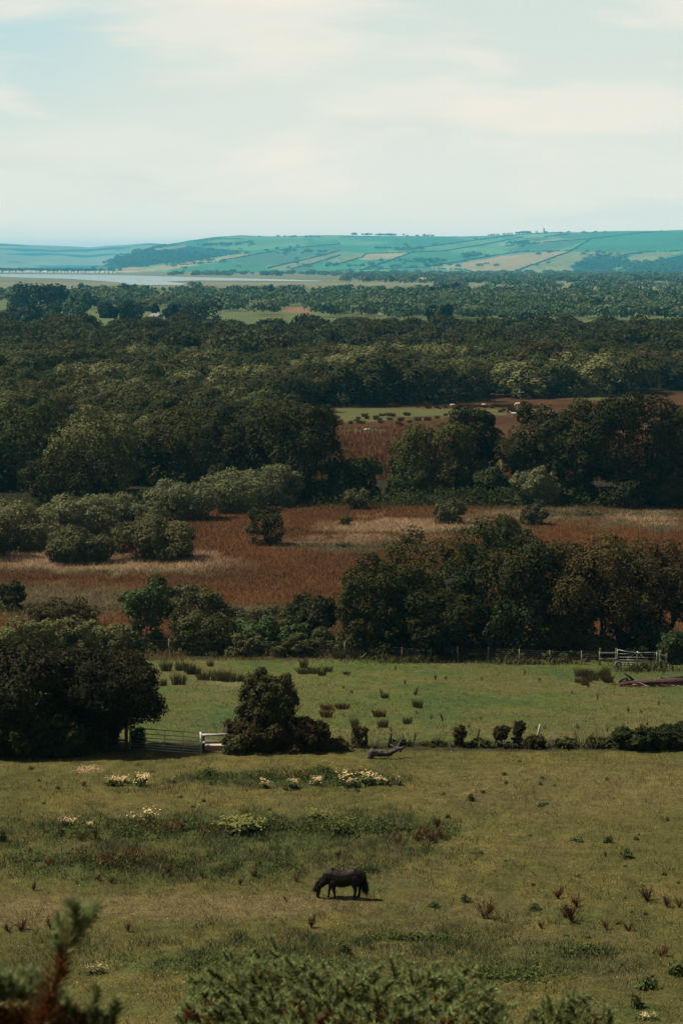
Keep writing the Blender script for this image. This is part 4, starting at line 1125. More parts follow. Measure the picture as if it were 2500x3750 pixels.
# tyres
def tyre(u, v, ro, label, tilt):
    x, yy, z, pm = hit(u, v); Rr = ro / pm; rt = Rr * .27; mb = MB(); n1, n2 = 32, 12; V = []; Fs = []
    for a in range(n1):
        th = 2 * math.pi * a / n1
        for b in range(n2):
            ph = 2 * math.pi * b / n2; r = Rr - rt + rt * math.cos(ph) * (1 + .12 * math.cos(2 * ph)); V.append((r * math.cos(th), rt * .85 * math.sin(ph), r * math.sin(th)))
            Fs.append([a * n2 + b, a * n2 + (b + 1) % n2, ((a + 1) % n1) * n2 + (b + 1) % n2, ((a + 1) % n1) * n2 + b])
    mb.add(V, Fs); o = mb.build('tyre', M['tyre'], None, True, loc=(x, yy, z + Rr * math.cos(tilt) - .02)); o.rotation_euler = (-tilt, 0, .2); tag(o, label, 'tyre')
tyre(2262, 2447, 14, 'upright old tyre at the hinge corner of the far gate', .25)
tyre(2320, 2450, 12, 'old tyre lying tilted against the middle of the far gate', .75)

# driftwood log
x, yy, z, pm = hit(1400, 2776)
def px(u, v, d=0): return ((u - 1400) / pm, d, (2776 - v) / pm)
balls = chain([(*px(1358, 2768), .17), (*px(1362, 2755), .18), (*px(1385, 2760, .05), .16), (*px(1420, 2762, .05), .135), (*px(1442, 2752, .1), .12), (*px(1458, 2745, .15), .10), (*px(1474, 2741, .15), .085)], .05)
balls += chain([(*px(1350, 2774), .10), (*px(1365, 2764), .13)], .05)
balls += chain([(*px(1448, 2748, .1), .09), (*px(1443, 2738, .2), .085), (*px(1432, 2732, .25), .07)], .04)
balls += chain([(*px(1450, 2746, .12), .07), (*px(1462, 2727, .3), .05), (*px(1474, 2712, .35), .035), (*px(1478, 2694, .38), .022)], .02)
balls += chain([(*px(1470, 2743, .15), .07), (*px(1466, 2756, .3), .06)], .03)
rk = np.random.default_rng(12); nb_ = len(balls)
for k in range(60):
    b_ = balls[rk.integers(0, nb_)]; d_ = rdirs(1, rk)[0] * np.array(b_[3:6]) * .9; q_ = b_[3] * rk.uniform(.2, .45); balls.append([b_[0] + d_[0], b_[1] + d_[1], b_[2] + d_[2], q_ * 1.6, q_, q_])
o = ob('driftwood_log', remeshed('driftwood_log', balls, .024, M['drift'], 2), None, (x, yy, z)); tag(o, 'grey weathered log with an upturned branch lying by the near fence', 'log')

# fallen tree at the right
x, yy, z, pm = hit(2400, 2512)
t = thing('fallen_tree', 'collapsed reddish dead tree lying in the field at the right edge', 'fallen tree', (x, yy, z))
def q(u, v, d=0): return np.array([(u - 2400) / pm, d, (2512 - v) / pm])
MB().tube([q(2268, 2504), q(2300, 2503), q(2380, 2502), q(2460, 2497), q(2560, 2494)], [.18, .26, .32, .34, .36], 9).build('trunk', M['reddead'], t, True)
MB().tube([q(2265, 2500), q(2275, 2488), q(2292, 2484), q(2300, 2500)], [.11, .1, .09, .12], 7).build('branch', M['blackwood'], t, True)
MB().tube([q(2324, 2498), q(2305, 2480), q(2283, 2464)], [.1, .085, .075], 7).build('branch', M['blackwood'], t, True)
MB().tube([q(2416, 2482), q(2440, 2487), q(2470, 2483), q(2540, 2478)], [.08, .1, .13, .15], 7).build('branch', M['blackwood'], t, True)
MB().tube([q(2320, 2499, -.3), q(2380, 2496, -.35), q(2440, 2498, -.3)], [.1, .12, .07], 7).build('branch', M['blackwood'], t, True)
rng = np.random.default_rng(4); mb = MB(); mb2 = MB()
for k in range(70):
    a = q(rng.uniform(2290, 2540), rng.uniform(2496, 2520), rng.uniform(-1.2, .6)); d = np.array([rng.normal() * .9, rng.normal() * .3, rng.normal() * .12])
    a[2] = abs(a[2]) * .5 + .05
    (mb if k % 5 else mb2).tube([a - d, a + rng.normal(size=3) * .05, a + d], [.02, .035, .012], 5)
mb.build('twigs', M['reddead'], t, True); mb2.build('bleached_twigs', M['paledead'], t, True)
# bare forked branch by the fence; bleached sticks in the grass
x, yy, z, pm = hit(1330, 2414)
mb = MB(); k = 1 / pm
mb.tube([(-14 * k, 0, .02), (0, 0, 12 * k), (18 * k, .1, 30 * k), (34 * k, .1, 50 * k)], [.045, .04, .03, .015], 6); mb.tube([(14 * k, .1, 26 * k), (24 * k, 0, 30 * k), (30 * k, 0, 46 * k)], [.025, .02, .01], 5); mb.tube([(4 * k, 0, 16 * k), (-2 * k, 0, 32 * k)], [.02, .008], 5)
tag(mb.build('bare_branch', M['paledead'], None, True, loc=(x, yy, z)), 'bare forked branch leaning against the wire fence', 'branch')
for u, v, w, lb in ((1545, 2462, 50, 'long bleached stick lying in the upper green field'), (1590, 2459, 26, 'short bleached stick lying right of the long one in the green field')):
    x, yy, z, pm = hit(u, v); k = 1 / pm
    mb = MB(); mb.tube([(-w / 2 * k, 0, .04), (-w * .1 * k, .1, .1), (w * .2 * k, .05, .04), (w / 2 * k, -.1, .12)], [.02, .035, .03, .012], 6); mb.tube([(w * .1 * k, .05, .06), (w * .3 * k, .1, .22)], [.02, .008], 5)
    tag(mb.build('fallen_stick', M['paledead'], None, True, loc=(x, yy, z)), lb, 'stick')

# ================================================================== PLANT TUFTS
def tuft_mesh(name, seed, n, w, h, spread, bw, mat, curve=.15):
    rng = np.random.default_rng(seed)
    a = rng.uniform(0, 6.28, n); r = np.sqrt(rng.random(n)) * w * .5
    B = np.stack([np.cos(a) * r, np.sin(a) * r, np.full(n, -.03)], 1)
    hh = h * rng.uniform(.55, 1.05, n); lean = np.stack([np.cos(a), np.sin(a)], 1) * (r / (w * .5) * spread)[:, None] * hh[:, None] + rng.normal(size=(n, 2)) * .08 * hh[:, None]
    T = B + np.concatenate([lean, hh[:, None]], 1)
    Mi = (B + T) / 2 + np.concatenate([-lean * curve, (hh * .08)[:, None]], 1)
    th = rng.uniform(0, 6.28, n); s = np.stack([np.cos(th), np.sin(th), th * 0], 1) * bw
    V = np.stack([B - s, B + s, Mi + s * .8, T, Mi - s * .8], 1).reshape(-1, 3)
    i = np.arange(n)[:, None] * 5
    return mesh(name, V, (i + np.array([[0, 1, 2, 3, 4]])), mat)
rush_g = [tuft_mesh('rush_tuft', 700 + k, 190, .6, 1.0, .22, .009, M['rushgreen']) for k in range(3)]
rush_b = [tuft_mesh('rush_tuft', 710 + k, 190, .6, 1.0, .22, .010, M['rushbrown']) for k in range(3)]
def scatter(name, meshes, spots, cat, group, label, hfull=1.0, wfull=.8):
    first = {}
    for k, s in enumerate(spots):
        u, v, w, h = s[:4]; lb = s[4] if len(s) > 4 else label
        x, yy, z, pm = hit(u, v); o = ob(name, meshes[k % len(meshes)], None, (x, yy, z))
        sx = w / pm / wfull; o.scale = (sx, sx, h / pm / hfull); o.rotation_euler = (0, 0, R.uniform(0, 6.28)); tag(o, lb, cat, group)
RT = [(610, 2458, 50, 46), (665, 2455, 60, 44), (700, 2470, 44, 46), (655, 2508, 66, 50), (690, 2462, 40, 40), (720, 2470, 40, 36), (745, 2490, 60, 40), (800, 2492, 72, 50), (830, 2496, 60, 44), (875, 2496, 56, 36), (940, 2496, 56, 40), (600, 2512, 30, 30),
      (770, 2440, 30, 26), (500, 2470, 40, 40), (535, 2470, 20, 36), (1112, 2446, 36, 40), (1110, 2468, 50, 30), (1150, 2466, 60, 28), (1200, 2460, 40, 24), (1180, 2474, 40, 26), (1020, 2406, 50, 40), (1300, 2412, 50, 40), (1240, 2410, 60, 40)]
scatter('rush_tuft', rush_g, RT, 'rush tuft', 'green rush tufts at the top of the green field', 'dark green rush tuft in the upper part of the green field')
RT2 = [(1200, 2600, 60, 26, 'brown rush tuft at the left of the long brown clump in the green field'), (1255, 2598, 60, 28, 'brown rush tuft at the right of the long brown clump in the green field'), (1195, 2626, 50, 34, 'reddish brown tuft just below the long brown rush clump'),
       (1390, 2626, 60, 36, 'loose brown rush tuft above the fence posts in the green field'), (1270, 2470, 30, 14, 'low brown tuft beside the far fence field edge')]
scatter('rush_tuft', rush_b, RT2, 'rush tuft', None, '')
RT3 = [(1408, 2558, 36, 24, 'small green rush tuft alone in the open green field'), (1528, 2592, 46, 38, 'spiky green rush tuft right of the small lone one'), (1298, 2664, 34, 44, 'upright dark rush tuft nearest to the spindly bush'), (1402, 2664, 46, 36, 'green rush tuft below the loose brown one'), (1488, 2650, 34, 28, 'small rush tuft behind the bleached sapling')]
scatter('rush_tuft', rush_g, RT3, 'rush tuft', None, '')
RT4 = [(2150 + R.uniform(-45, 130), 2478 + R.uniform(0, 32), R.uniform(26, 46), R.uniform(22, 40)) for _ in range(16)]
scatter('rush_tuft', [rush_g[0], rush_b[0], rush_g[1]], RT4, 'rush tuft', 'brown rushes beside the fallen tree', 'tall brown green rush tuft in the patch left of the fallen tree')
RT5 = []
for k in range(30):
    u = R.uniform(1200, 1500); v = np.interp(u, [1200, 1500], [1555, 1542]) + R.uniform(-26, 12); RT5.append((u, v, R.uniform(16, 30), R.uniform(10, 17)))
for u, v, s in ((1530, 1540, 30), (1565, 1540, 30), (1600, 1532, 22), (1630, 1522, 20), (1665, 1516, 18), (1680, 1512, 14), (1530, 1492, 16), (1610, 1498, 12), (1470, 1560, 22), (1500, 1548, 20)): RT5.append((u, v, s, s * .6))
for k in range(40): RT5.append((R.uniform(1560, 2000), 1492 + R.uniform(-5, 4) - 0, R.uniform(14, 26), R.uniform(9, 14)))
for k in range(14): RT5.append((R.uniform(1830, 1940), R.uniform(1500, 1512), R.uniform(16, 28), R.uniform(10, 15)))
scatter('rush_tuft', rush_b, RT5, 'rush tuft', 'brown rushes round the sheep pasture', 'brown rush tuft at the edge of the distant sheep pasture')

# dock plants: stems with rusty seed clusters
def dock_mesh(seed, n=14, h=.8, mat='rust'):
    rng = np.random.default_rng(seed); P, Nn, Ld, S = [], [], [], []; tips = []
    for k in range(n):
        a = rng.uniform(0, 6.28); lean = rng.uniform(0, .3); b = np.array([math.cos(a) * .12, math.sin(a) * .12, 0]); hh = h * rng.uniform(.55, 1.05)
        d = np.array([math.cos(a) * lean, math.sin(a) * lean, 1]); tips.append(b + d * hh)
        for j in range(22):
            f = rng.uniform(.25, 1) ; P.append(b + d * hh * f + rng.normal(size=3) * .035); Nn.append(rng.normal(size=3)); Ld.append(d + rng.normal(size=3) * .3); S.append(rng.uniform(.018, .038))
    V, Fc = leafquads(np.array(P), np.array(Nn), np.array(Ld), np.array(S), 2.2); mb = MB(); mb.V = [tuple(v) for v in V]; mb.F = [list(f) for f in Fc]
    for tip in tips: mb.tube([(0, 0, -.05), tip * .5, tip], [.02, .012, .005], 4)
    return mb.mesh('dock_plant', M[mat])
docks = [dock_mesh(720 + k) for k in range(4)]
DK = [(1775, 3362, 60, 66, 'dense rust red dock clump, darkest one below the pony'), (2090, 3372, 70, 66, 'tall rust red dock group at the right below the pony'), (2068, 3358, 40, 50, 'smaller rust dock just left of the tall right group'), (2110, 3320, 44, 46, 'rust dock rising behind the tall right group'),
      (2368, 3300, 60, 52, 'broad rust dock near the right edge of the field'), (2440, 3322, 40, 44, 'small rust dock at the right edge beside the broad one'), (2485, 3322, 34, 40, 'rust dock touching the right edge of the picture'), (1140, 3398, 40, 58, 'upright rust dock left of the green nettle strip below the pony'), (1048, 3300, 20, 20, 'tiny rust dock in the dry grass left of the pony'), (2043, 3288 - 0, 50, 40, 'wiry rust dock right of the pony across open turf'),
      (1170, 3560, 30, 30, 'low rust dock above the gorse bush'), (2215, 3138, 14, 24, 'single thin rust stalk on the open turf at the right'), (1650, 3690, 60, 60, 'rust dock behind the right end of the gorse')]
scatter('dock_plant', docks, DK, 'dock', None, '', .8, .5)
DK2 = [(470, 3500 - 90, 30, 40), (80, 3410, 50, 44), (30, 3412, 40, 36), (185, 3400, 36, 46), (615, 3205, 36, 50), (125, 3262, 24, 36), (410, 3235, 22, 30), (360, 3222, 30, 22), (745, 3216, 30, 22), (880, 3242, 26, 30), (930, 3210, 40, 40), (1085, 3232, 26, 34), (415, 3150, 20, 40), (350, 3080, 26, 44), (300, 3082, 24, 34),
       (180, 3170, 40, 30), (110, 3120, 20, 20), (1610, 3070, 40, 34), (1580, 3085, 36, 30), (1530, 3080, 30, 26), (1460, 3090, 26, 26), (1600, 3035, 30, 40), (920, 3130, 20, 30), (1240, 3140, 20, 30), (820, 3200, 24, 26), (700, 3230, 20, 20), (2300, 3410, 40, 40), (2215, 3400, 30, 36), (2420, 3500, 50, 40), (1980, 3400, 26, 30)]
scatter('dock_plant', docks, DK2, 'dock', 'rusty docks dotted over the grazed field', 'rust brown dock stalks among the weeds of the grazed field', .8, .5)
DK3 = []
for k in range(46):
    u, v = R.uniform(1250, 2480), R.uniform(2450, 2690); DK3.append((u, v, R.uniform(8, 16), R.uniform(12, 28)))
scatter('dock_plant', docks, DK3, 'dock', 'thin docks dotted over the green field', 'thin brown dock stalk in the green field beyond the fence posts', .8, .5)
# leafy weeds: dark green
def weed_mesh(seed, n=110, mat='nettle', name='leafy_weed'):
    rng = np.random.default_rng(seed); d = rdirs(n, rng); d[:, 2] = np.abs(d[:, 2]); P = d * np.array([.4, .4, .38]) * rng.uniform(.3, 1.05, n)[:, None]
    V, Fc = leafquads(P, d * .4 + np.array([0, 0, .6]) + rng.normal(size=d.shape) * .4, d + rng.normal(size=d.shape) * .3, rng.uniform(.07, .14, n), 2.4); return mesh(name, V, Fc, M[mat])
weeds = [weed_mesh(730 + k) for k in range(4)]
WD = [(1703, 3300, 40, 32, 'spiky dark weed on open turf right of the pony'), (2290, 3140, 50, 36, 'leafy thistle like weed far right of the pony'), (2225, 3085, 40, 26, 'low brown green weed on the right of the open turf'), (2110, 3080, 60, 16, 'flat weed left of the low brown one on the right turf'), (1265, 3490, 46, 44, 'dark rounded weed above the gorse bush'),
      (1640, 2995, 22, 16, 'tiny dark weed right of the weedy band'), (2370, 3620, 90, 50, 'dark leafy weed patch near the lower right corner'), (2330, 3690, 60, 60, 'upright dark weed in the lower right corner'), (2480, 3570, 70, 60, 'dark weed at the right edge in the lower corner'), (1590, 3340 - 20, 40, 20, 'low grey weed below and right of the pony'), (1955, 3330, 50, 24, 'flat green brown weed beside the wiry dock'),
      (1900, 2850 - 60, 20, 10, 'speck of weed in the upper right of the grazed field'), (220, 3060, 40, 30, 'dark weed below the left cream flowers'), (10, 3080, 40, 50, 'dark weed touching the left edge of the field')]
scatter('leafy_weed', weeds, WD, 'weed', None, '', .4, .8)
WD2 = [(R.uniform(1500, 2490), R.uniform(2800, 3560), R.uniform(10, 26), R.uniform(7, 16)) for _ in range(46)] + [(R.uniform(20, 1450), R.uniform(2800, 2990), R.uniform(10, 22), R.uniform(7, 14)) for _ in range(18)]
scatter('leafy_weed', weeds, WD2, 'weed', 'tiny weeds dotted over the grazed turf', 'tiny dark weed rosette dotted on the open grazed turf', .4, .8)
# nettles and tall herbs as uncountable bands
def band(name, label, ells, n, mat, h, leaf, seed, aspect=2.2, upright=.5, noise=.5):
    rng = np.random.default_rng(seed); P = []
    tot = sum(a * b for _, _, a, b in ells)
    for u, v, a, b in ells:
        m = int(n * a * b / tot)
        for _ in range(0): pass
        th = rng.uniform(0, 6.28, m); r = np.abs(rng.normal(size=m)) * .55
        us = u + np.cos(th) * r * a; vs = v + np.sin(th) * r * b
        x0, y0, z0, pm = hit(u, v); x1, y1, _, _ = hit(u, v + b); b *= 1.25 if noise > .41 else 1
        ky = (y1 - y0) / b
        xs = (us - CX) / F * (F / pm) ; yy = y0 + (vs - v) * ky
        xs = xs * (yy / y0)
        dn = fbm(xs / .9, yy / 1.6, seed, 3); keep = (dn > noise - rng.random(m) * .15) & (rng.random(m) < .5)
        xs, yy = xs[keep], yy[keep]
        hh = .62 * h * rng.random(len(xs)) ** 1.6 * (.4 + 1.2 * np.clip(dn[keep] - noise + .15, 0, .4) / .4) * np.clip(1.3 - r[keep] * .7, .25, 1)
        P.append(np.stack([xs, yy, Z(xs, yy) + hh], 1))
    P = np.concatenate(P); d = rng.normal(size=P.shape)
    V, Fc = leafquads(P, d * .7 + np.array([0, -.2, .6]), rng.normal(size=P.shape) * (1 - upright) + np.array([0, 0, 1.]) * upright, leaf * rng.uniform(.5, 1.3, len(P)), aspect)
    return tag(ob(name, mesh(name, V, Fc, M[mat])), label, 'weeds', kind='stuff')
band('nettles', 'dark green nettle bed with cream flowers below the near fence', [(1080, 2850, 260, 20), (760, 2852, 75, 20), (1330, 2858, 150, 18)], 27000, 'nettle', .5, .055, 801, noise=.42)
band('weed_band', 'wide band of dark green weeds across the grazed field', [(950, 3030, 620, 40), (1450, 3045, 180, 45), (420, 3060, 240, 30)], 64800, 'nettle', .42, .055, 802, noise=.5)
band('weed_band', 'broken green weeds left of the pony', [(450, 3160, 520, 55), (900, 3170, 300, 45), (1380, 3190, 120, 14)], 32400, 'nettle', .28, .055, 803, noise=.55)
band('brown_weeds', 'brown seeding stems through the weed band', [(700, 3040, 520, 40), (1550, 3070, 100, 40), (400, 3160, 420, 60), (1100, 2850, 260, 20)], 14000, 'stalky', .75, .045, 804, noise=.5, upright=.85, aspect=4)
band('weed_band', 'green weeds and long grass behind the gorse', [(950, 3540, 460, 40), (1850, 3580, 260, 50), (2150, 3490, 160, 30), (1500, 3440, 320, 22)], 20000, 'nettle', .35, .06, 805, noise=.54)
band('hedge_bottom', 'rough green herbs along the foot of the near fence posts', [(1750, 2738, 520, 6), (2250, 2742, 260, 8), (1240, 2752, 80, 5)], 7000, 'bramble', .34, .075, 806, noise=.46)
band('rough_grass', 'rank brown green grass along the foot of the wire fence', [(900, 2400, 420, 6), (1500, 2425, 230, 8), (1950, 2432, 260, 5), (2350, 2455, 160, 10)], 9000, 'rushgreen', .7, .09, 807, noise=.4, upright=.95, aspect=6)
band('fence_brambles', 'bramble undergrowth behind the wire fence', [(650, 2385, 650, 12), (1300, 2395, 120, 10), (1900, 2410, 280, 7)], 9000, 'bramble', .9, .15, 808, noise=.35)
band('meadow_scrub', 'low grey green scrub patches among the orange rushes', [(2150, 1888, 430, 9), (1250, 2004, 220, 7), (1000, 2262, 280, 16), (160, 2235, 380, 22), (1700, 1950, 160, 10)], 22000, 'willowdark', .8, .13, 810, noise=.42)
band('undergrowth', 'dark bramble undergrowth along the foot of the oaks beyond the meadow', [(500, 1850, 700, 22), (1750, 1846, 900, 16), (1200, 1835, 300, 12)], 48000, 'mid', 2.4, .2, 809, noise=.32)
# cream ragwort flower clumps
def flower_mesh(seed, nf=130, mat='cream', heads=9, hr=.11):
    rng = np.random.default_rng(seed); hc = rng.normal(size=(heads, 3)) * np.array([.2, .2, .10]) + np.array([0, 0, .36])
    k = rng.integers(0, heads, nf); P = hc[k] + rng.normal(size=(nf, 3)) * np.array([hr, hr, hr * .35])
    V, Fc = leafquads(P, np.array([0, -.3, 1.]) + rng.normal(size=P.shape) * .35, rng.normal(size=P.shape), rng.uniform(.035, .075, nf), 1.2)
    return mesh('flowers', V, Fc, M[mat])
fl = [flower_mesh(740 + k) for k in range(3)]; fleaf = [weed_mesh(750 + k, 90, 'nettle', 'leaves') for k in range(3)]
FL = [(420, 2878, 60, 34, 'cream flower clump, left of the two big ones on the left turf'), (512, 2876, 56, 50, 'cream flower clump, taller right one of the two on the left turf'), (464, 2868, 30, 22, 'little cream flower clump between the two big ones'), (308, 2878, 20, 24, 'small cream flower at the left of the flower row'), (636, 2868, 18, 22, 'lone cream flower between the flower row and nettle bed'),
      (525, 3014, 84, 40, 'broad cream flower heap at the left end of the weed band'), (245, 3030, 50, 36, 'small cream flower head left of the broad heap'), (322, 3032, 30, 26, 'small cream flower right of the left flower head'), (970, 2886, 30, 30, 'small cream flower in the left of the nettle bed'), (1070, 2890, 56, 36, 'cream flower clump in the middle of the nettle bed'), (1150, 2876, 46, 38, 'cream flower clump right of the middle in the nettle bed'),
      (1275, 2880, 70, 40, 'big cream flower clump, left of the long drift by the nettles'), (1335, 2876, 80, 46, 'big cream flower clump in the middle of the long drift'), (1400, 2874, 60, 40, 'cream flower clump at the right of the long drift'), (1460, 2876, 24, 30, 'small cream flower right of the long drift'),
      (1722, 2932, 26, 36, 'lone tall cream flower on open turf above the weed band'), (1767, 2905, 18, 18, 'tiny cream flower right of the lone tall one'), (350, 3565, 60, 30, 'cream flowers beside the left gorse shoots'), (345, 3360, 26, 30, 'cream flower half behind the tall gorse shoot'), (2345, 3728, 44, 20, 'cream flower clump in the lower right corner'), (2395, 3732, 24, 20, 'smaller cream flower beside the lower right clump')]
for k, (u, v, w, h, lb) in enumerate(FL):
    x, yy, z, pm = hit(u, v); t = thing('ragwort', lb, 'flowers', (x, yy, z), R.uniform(0, 6), None, (w * 1.25 / pm / .84, w * 1.25 / pm / .84, h * 1.1 / pm / .52))
    ob('blossom', fl[k % 3], t); ob('leaves', fleaf[k % 3], t)
yl = [flower_mesh(760 + k, 420, 'yellowish', 26, .1) for k in range(2)]
YL = [(895, 3055, 140, 64, 'pale yellow green seeding bush in the middle of the weed band'), (1165, 3015, 100, 50, 'pale yellow green haze of flowers behind the right of the weed band'), (1240, 3055, 90, 60, 'pale yellow green flowering bush at the right of the weed band'), (1180, 2835, 80, 44, 'pale yellow green stems above the cream flower drift')]
for k, (u, v, w, h, lb) in enumerate(YL):
    x, yy, z, pm = hit(u, v); t = thing('flowering_herb', lb, 'flowers', (x, yy, z), R.uniform(0, 6), None, (w / pm / .84, w / pm / .84, h / pm / .52))
    ob('blossom', yl[k % 2], t); ob('leaves', fleaf[k % 3], t)
# straw patch
rng = np.random.default_rng(55); x, yy, z, pm = hit(325, 2822); P = np.stack([rng.normal(size=260) * .28, rng.normal(size=260) * .5, rng.uniform(.02, .07, 260)], 1)
V, Fc = leafquads(P, np.tile([0, 0, 1.], (260, 1)) + rng.normal(size=P.shape) * .2, rng.normal(size=P.shape) * np.array([1.6, .6, .1]), rng.uniform(.02, .04, 260), 7)
tag(ob('straw', mesh('straw', V, Fc, M['straw']), None, (x, yy, z)), 'patch of scattered orange straw on the turf before the shaded trees', 'straw', kind='stuff')

# ================================================================== GRASS STUFF
def blades(name, label, X, Y, H, Wd, T, mat=None, lean=.35, seed=0, cat='grass'):
    rng = np.random.default_rng(seed); n = len(X); z = Z(X, Y)
    th = rng.uniform(0, 6.28, n); s = np.stack([np.cos(th), np.sin(th), th * 0], 1) * Wd[:, None] * .5
    B = np.stack([X, Y, z - .02], 1); T_ = B + np.stack([rng.normal(size=n) * lean * H, rng.normal(size=n) * lean * H, H], 1)
    V = np.stack([B - s, B + s, T_], 1).reshape(-1, 3); Fc = np.arange(3 * n).reshape(-1, 3)
    return tag(ob(name, mesh(name, V, Fc, mat or M['tint'], False, np.repeat(T, 3, 0))), label, cat, kind='stuff')
# rush meadow
n = 230000
Y = 166 + (286 - 166) * R.random(n) ** .85; X = R.uniform(-1, 1, n) * (Y * .19 + 8)
U, Vv = project(X, Y, Z(X, Y))
n1 = fbm(X / 3, Y / 4, 15, 4); n3 = fbm(X / 14, Y / 12, 16, 4)
n5 = fbm(X / 1.6, Y / 2.5, 18, 4); Un, Vn = U + (n3 - .5) * 260, Vv + (n1 - .5) * 50 + (n5 - .5) * 34
T = np.array([.168, .072, .019])[None] * (.35 + .75 * n1 + .55 * n5)[:, None]
T = np.where((n3 > .55)[:, None], T * np.array([.72, .72, .75]), T)
pale, gryg = meadow_masks(Un, Vn)
T = T * (1 - gryg[:, None]) + np.array([.19, .17, .09]) * (.6 + .8 * n1)[:, None] * gryg[:, None]
T = T * (1 - pale[:, None]) + np.array([.62, .43, .26]) * (.7 + .6 * n1)[:, None] * pale[:, None]
T *= R.uniform(.75, 1.25, n)[:, None]
H = R.uniform(.16, .46, n) * (1 + .5 * pale)
blades('meadow_rushes', 'orange brown rushes and pale dry grass covering the wet meadow', X, Y, H, R.uniform(.04, .09, n), T, lean=.65, seed=1)
# brown reeds beyond the oaks
n = 26000
U0 = R.uniform(1150, 2600, n); V0 = R.uniform(1500, 1760, n)
a = (U0 - CX) / F; b = (V0 - CY) / F; dz = -SP - b * CP; tpar = -CAMZ / dz
X = a * tpar; Y = (CP - b * SP) * tpar
keep = ((V0 > 1560 + (1500 - U0) * .05) & (U0 < 1560)) | (V0 > 1600)
X, Y = X[keep], Y[keep]; n = len(X); n1 = fbm(X / 4, Y / 8, 17, 4)
T = np.array([.17, .058, .015])[None] * (.5 + 1.0 * n1)[:, None] * R.uniform(.7, 1.3, n)[:, None]
blades('reeds', 'rust brown reeds in the gap below the sheep pasture', X, Y, R.uniform(.5, 1.0, n), R.uniform(.12, .22, n), T, lean=.25, seed=2)
# turf of the two fields
def turf(name, label, n, y0, y1, hmin, hmax, w0, w1, seed, gain, pw=1.0):
    Y = y0 + (y1 - y0) * R.random(n) ** pw; X = R.uniform(-1, 1, n) * (Y * .185 + 4)
    d = fbm(X / 1.2, Y / 1.8, seed, 4); k = R.random(n) < .25 + 1.1 * d
    X, Y, d = X[k], Y[k], d[k]
    T = ground_tint(X, Y) * R.uniform(.45, 1.75, len(X))[:, None] * gain
    dry = R.random(len(X)) < .1
    T[dry] = np.array([.17, .13, .075]) * R.uniform(.6, 1.2, dry.sum())[:, None]
    blades(name, label, X, Y, R.uniform(hmin, hmax, len(X)) * (.5 + d), R.uniform(w0, w1, len(X)), T, lean=.7, seed=seed)
turf('turf_grass', 'short olive turf blades of the grazed field', 170000, 53, 104, .05, .17, .012, .03, 21, 1.2, 1.1)
turf('turf_grass', 'short bright turf blades of the green field', 90000, 104, 168, .06, .18, .02, .05, 22, 1.2)
n = 420000; Y = 54 + 50 * R.random(n); X = R.uniform(-1, 1, n) * (Y * .185 + 3); U, Vv = project(X, Y, Z(X, Y))
n1 = fbm(X / 2.2, Y / 4, 24, 5); n2 = fbm(X / .7, Y / 1.1, 25, 4); Un, Vn = U + (n1 - .5) * 420, Vv + (n2 - .5) * 60
mk = np.clip(.05 + ell(Un, Vn, 750, 3110, 900, 120) + ell(Un, Vn, 1350, 3060, 350, 80) + ell(Un, Vn, 1000, 3480, 800, 80) * .8 + ell(Un, Vn, 1060, 2860, 420, 30) + ell(Un, Vn, 2000, 3500, 450, 130) * .45 + ell(Un, Vn, 450, 2890, 300, 25) * .4, 0, 1)
k = R.random(n) < mk * sm(.32, .62, n1 * .5 + n2 * .5); X, Y, n1, n2 = X[k], Y[k], n1[k], n2[k]
T = np.array([.105, .125, .045]) * (1 - n1[:, None]) + np.array([.068, .115, .04]) * n1[:, None]
dr = R.random(len(X)) < .12 + .35 * sm(.5, .7, n1); T[dr] = np.array([.19, .15, .085])
T *= R.uniform(.45, 1.5, len(X))[:, None]
blades('rank_grass', 'longer rank grass and dry stems round the weeds of the grazed field', X, Y, R.uniform(.08, .30, len(X)) * (.5 + n2), R.uniform(.015, .035, len(X)), T, lean=.5, seed=26)
# pebbles / pale flecks of daisies
n = 900; Y = R.uniform(54, 165, n); X = R.uniform(-1, 1, n) * Y * .18
P = np.stack([X, Y, Z(X, Y) + .06], 1)
V, Fc = leafquads(P, np.tile([0, -.4, 1.], (n, 1)) + R.normal(size=P.shape) * .2, R.normal(size=P.shape), R.uniform(.015, .04, n), 1.1)
tag(ob('daisies', mesh('daisies', V, Fc, M['cream'])), 'pale flecks of daisies sprinkled over both fields', 'flowers', kind='stuff')

# ================================================================== PONY
x, yy, z, pm = hit(1248, 3288)
def hp_(px_, py_): return (px_ - 780) / 522, (820 - py_) / 522
def B3(px_, py_, d, r, ry=None):
    X_, Z_ = hp_(px_, py_); return (X_, d, Z_, r, ry or r, r)
balls = []
balls += chain([(*B3(1130, 395, 0, .215)[:3], .225, .21, .27), (*B3(1015, 405, 0, .27)[:3], .25, .25, .335), (*B3(900, 430, 0, .27)[:3], .25, .28, .325), (*B3(790, 445, 0, .27)[:3], .25, .285, .335), (*B3(690, 430, 0, .26)[:3], .24, .25, .34), (*B3(605, 410, 0, .24)[:3], .21, .19, .31)], .05)
balls += chain([(*B3(590, 390, 0, .2)[:3], .20, .16, .27), (*B3(505, 440, 0, .18)[:3], .18, .12, .225), (*B3(425, 515, 0, .16)[:3], .155, .10, .18), (*B3(365, 585, 0, .13)[:3], .125, .09, .14)], .04)
balls += chain([(*B3(350, 590, 0, .12)[:3], .105, .085, .11), (*B3(345, 660, 0, .11)[:3], .10, .08, .10), (*B3(340, 730, 0, .08)[:3], .078, .062, .08), (*B3(338, 785, 0, .07)[:3], .066, .058, .06)], .03)
for d, ear in ((-.06, 1), (.06, 1)): balls += chain([(*B3(330, 545, d, .03)[:3], .03), (*B3(305, 500, d * 1.2, .01)[:3], .012)], .01)
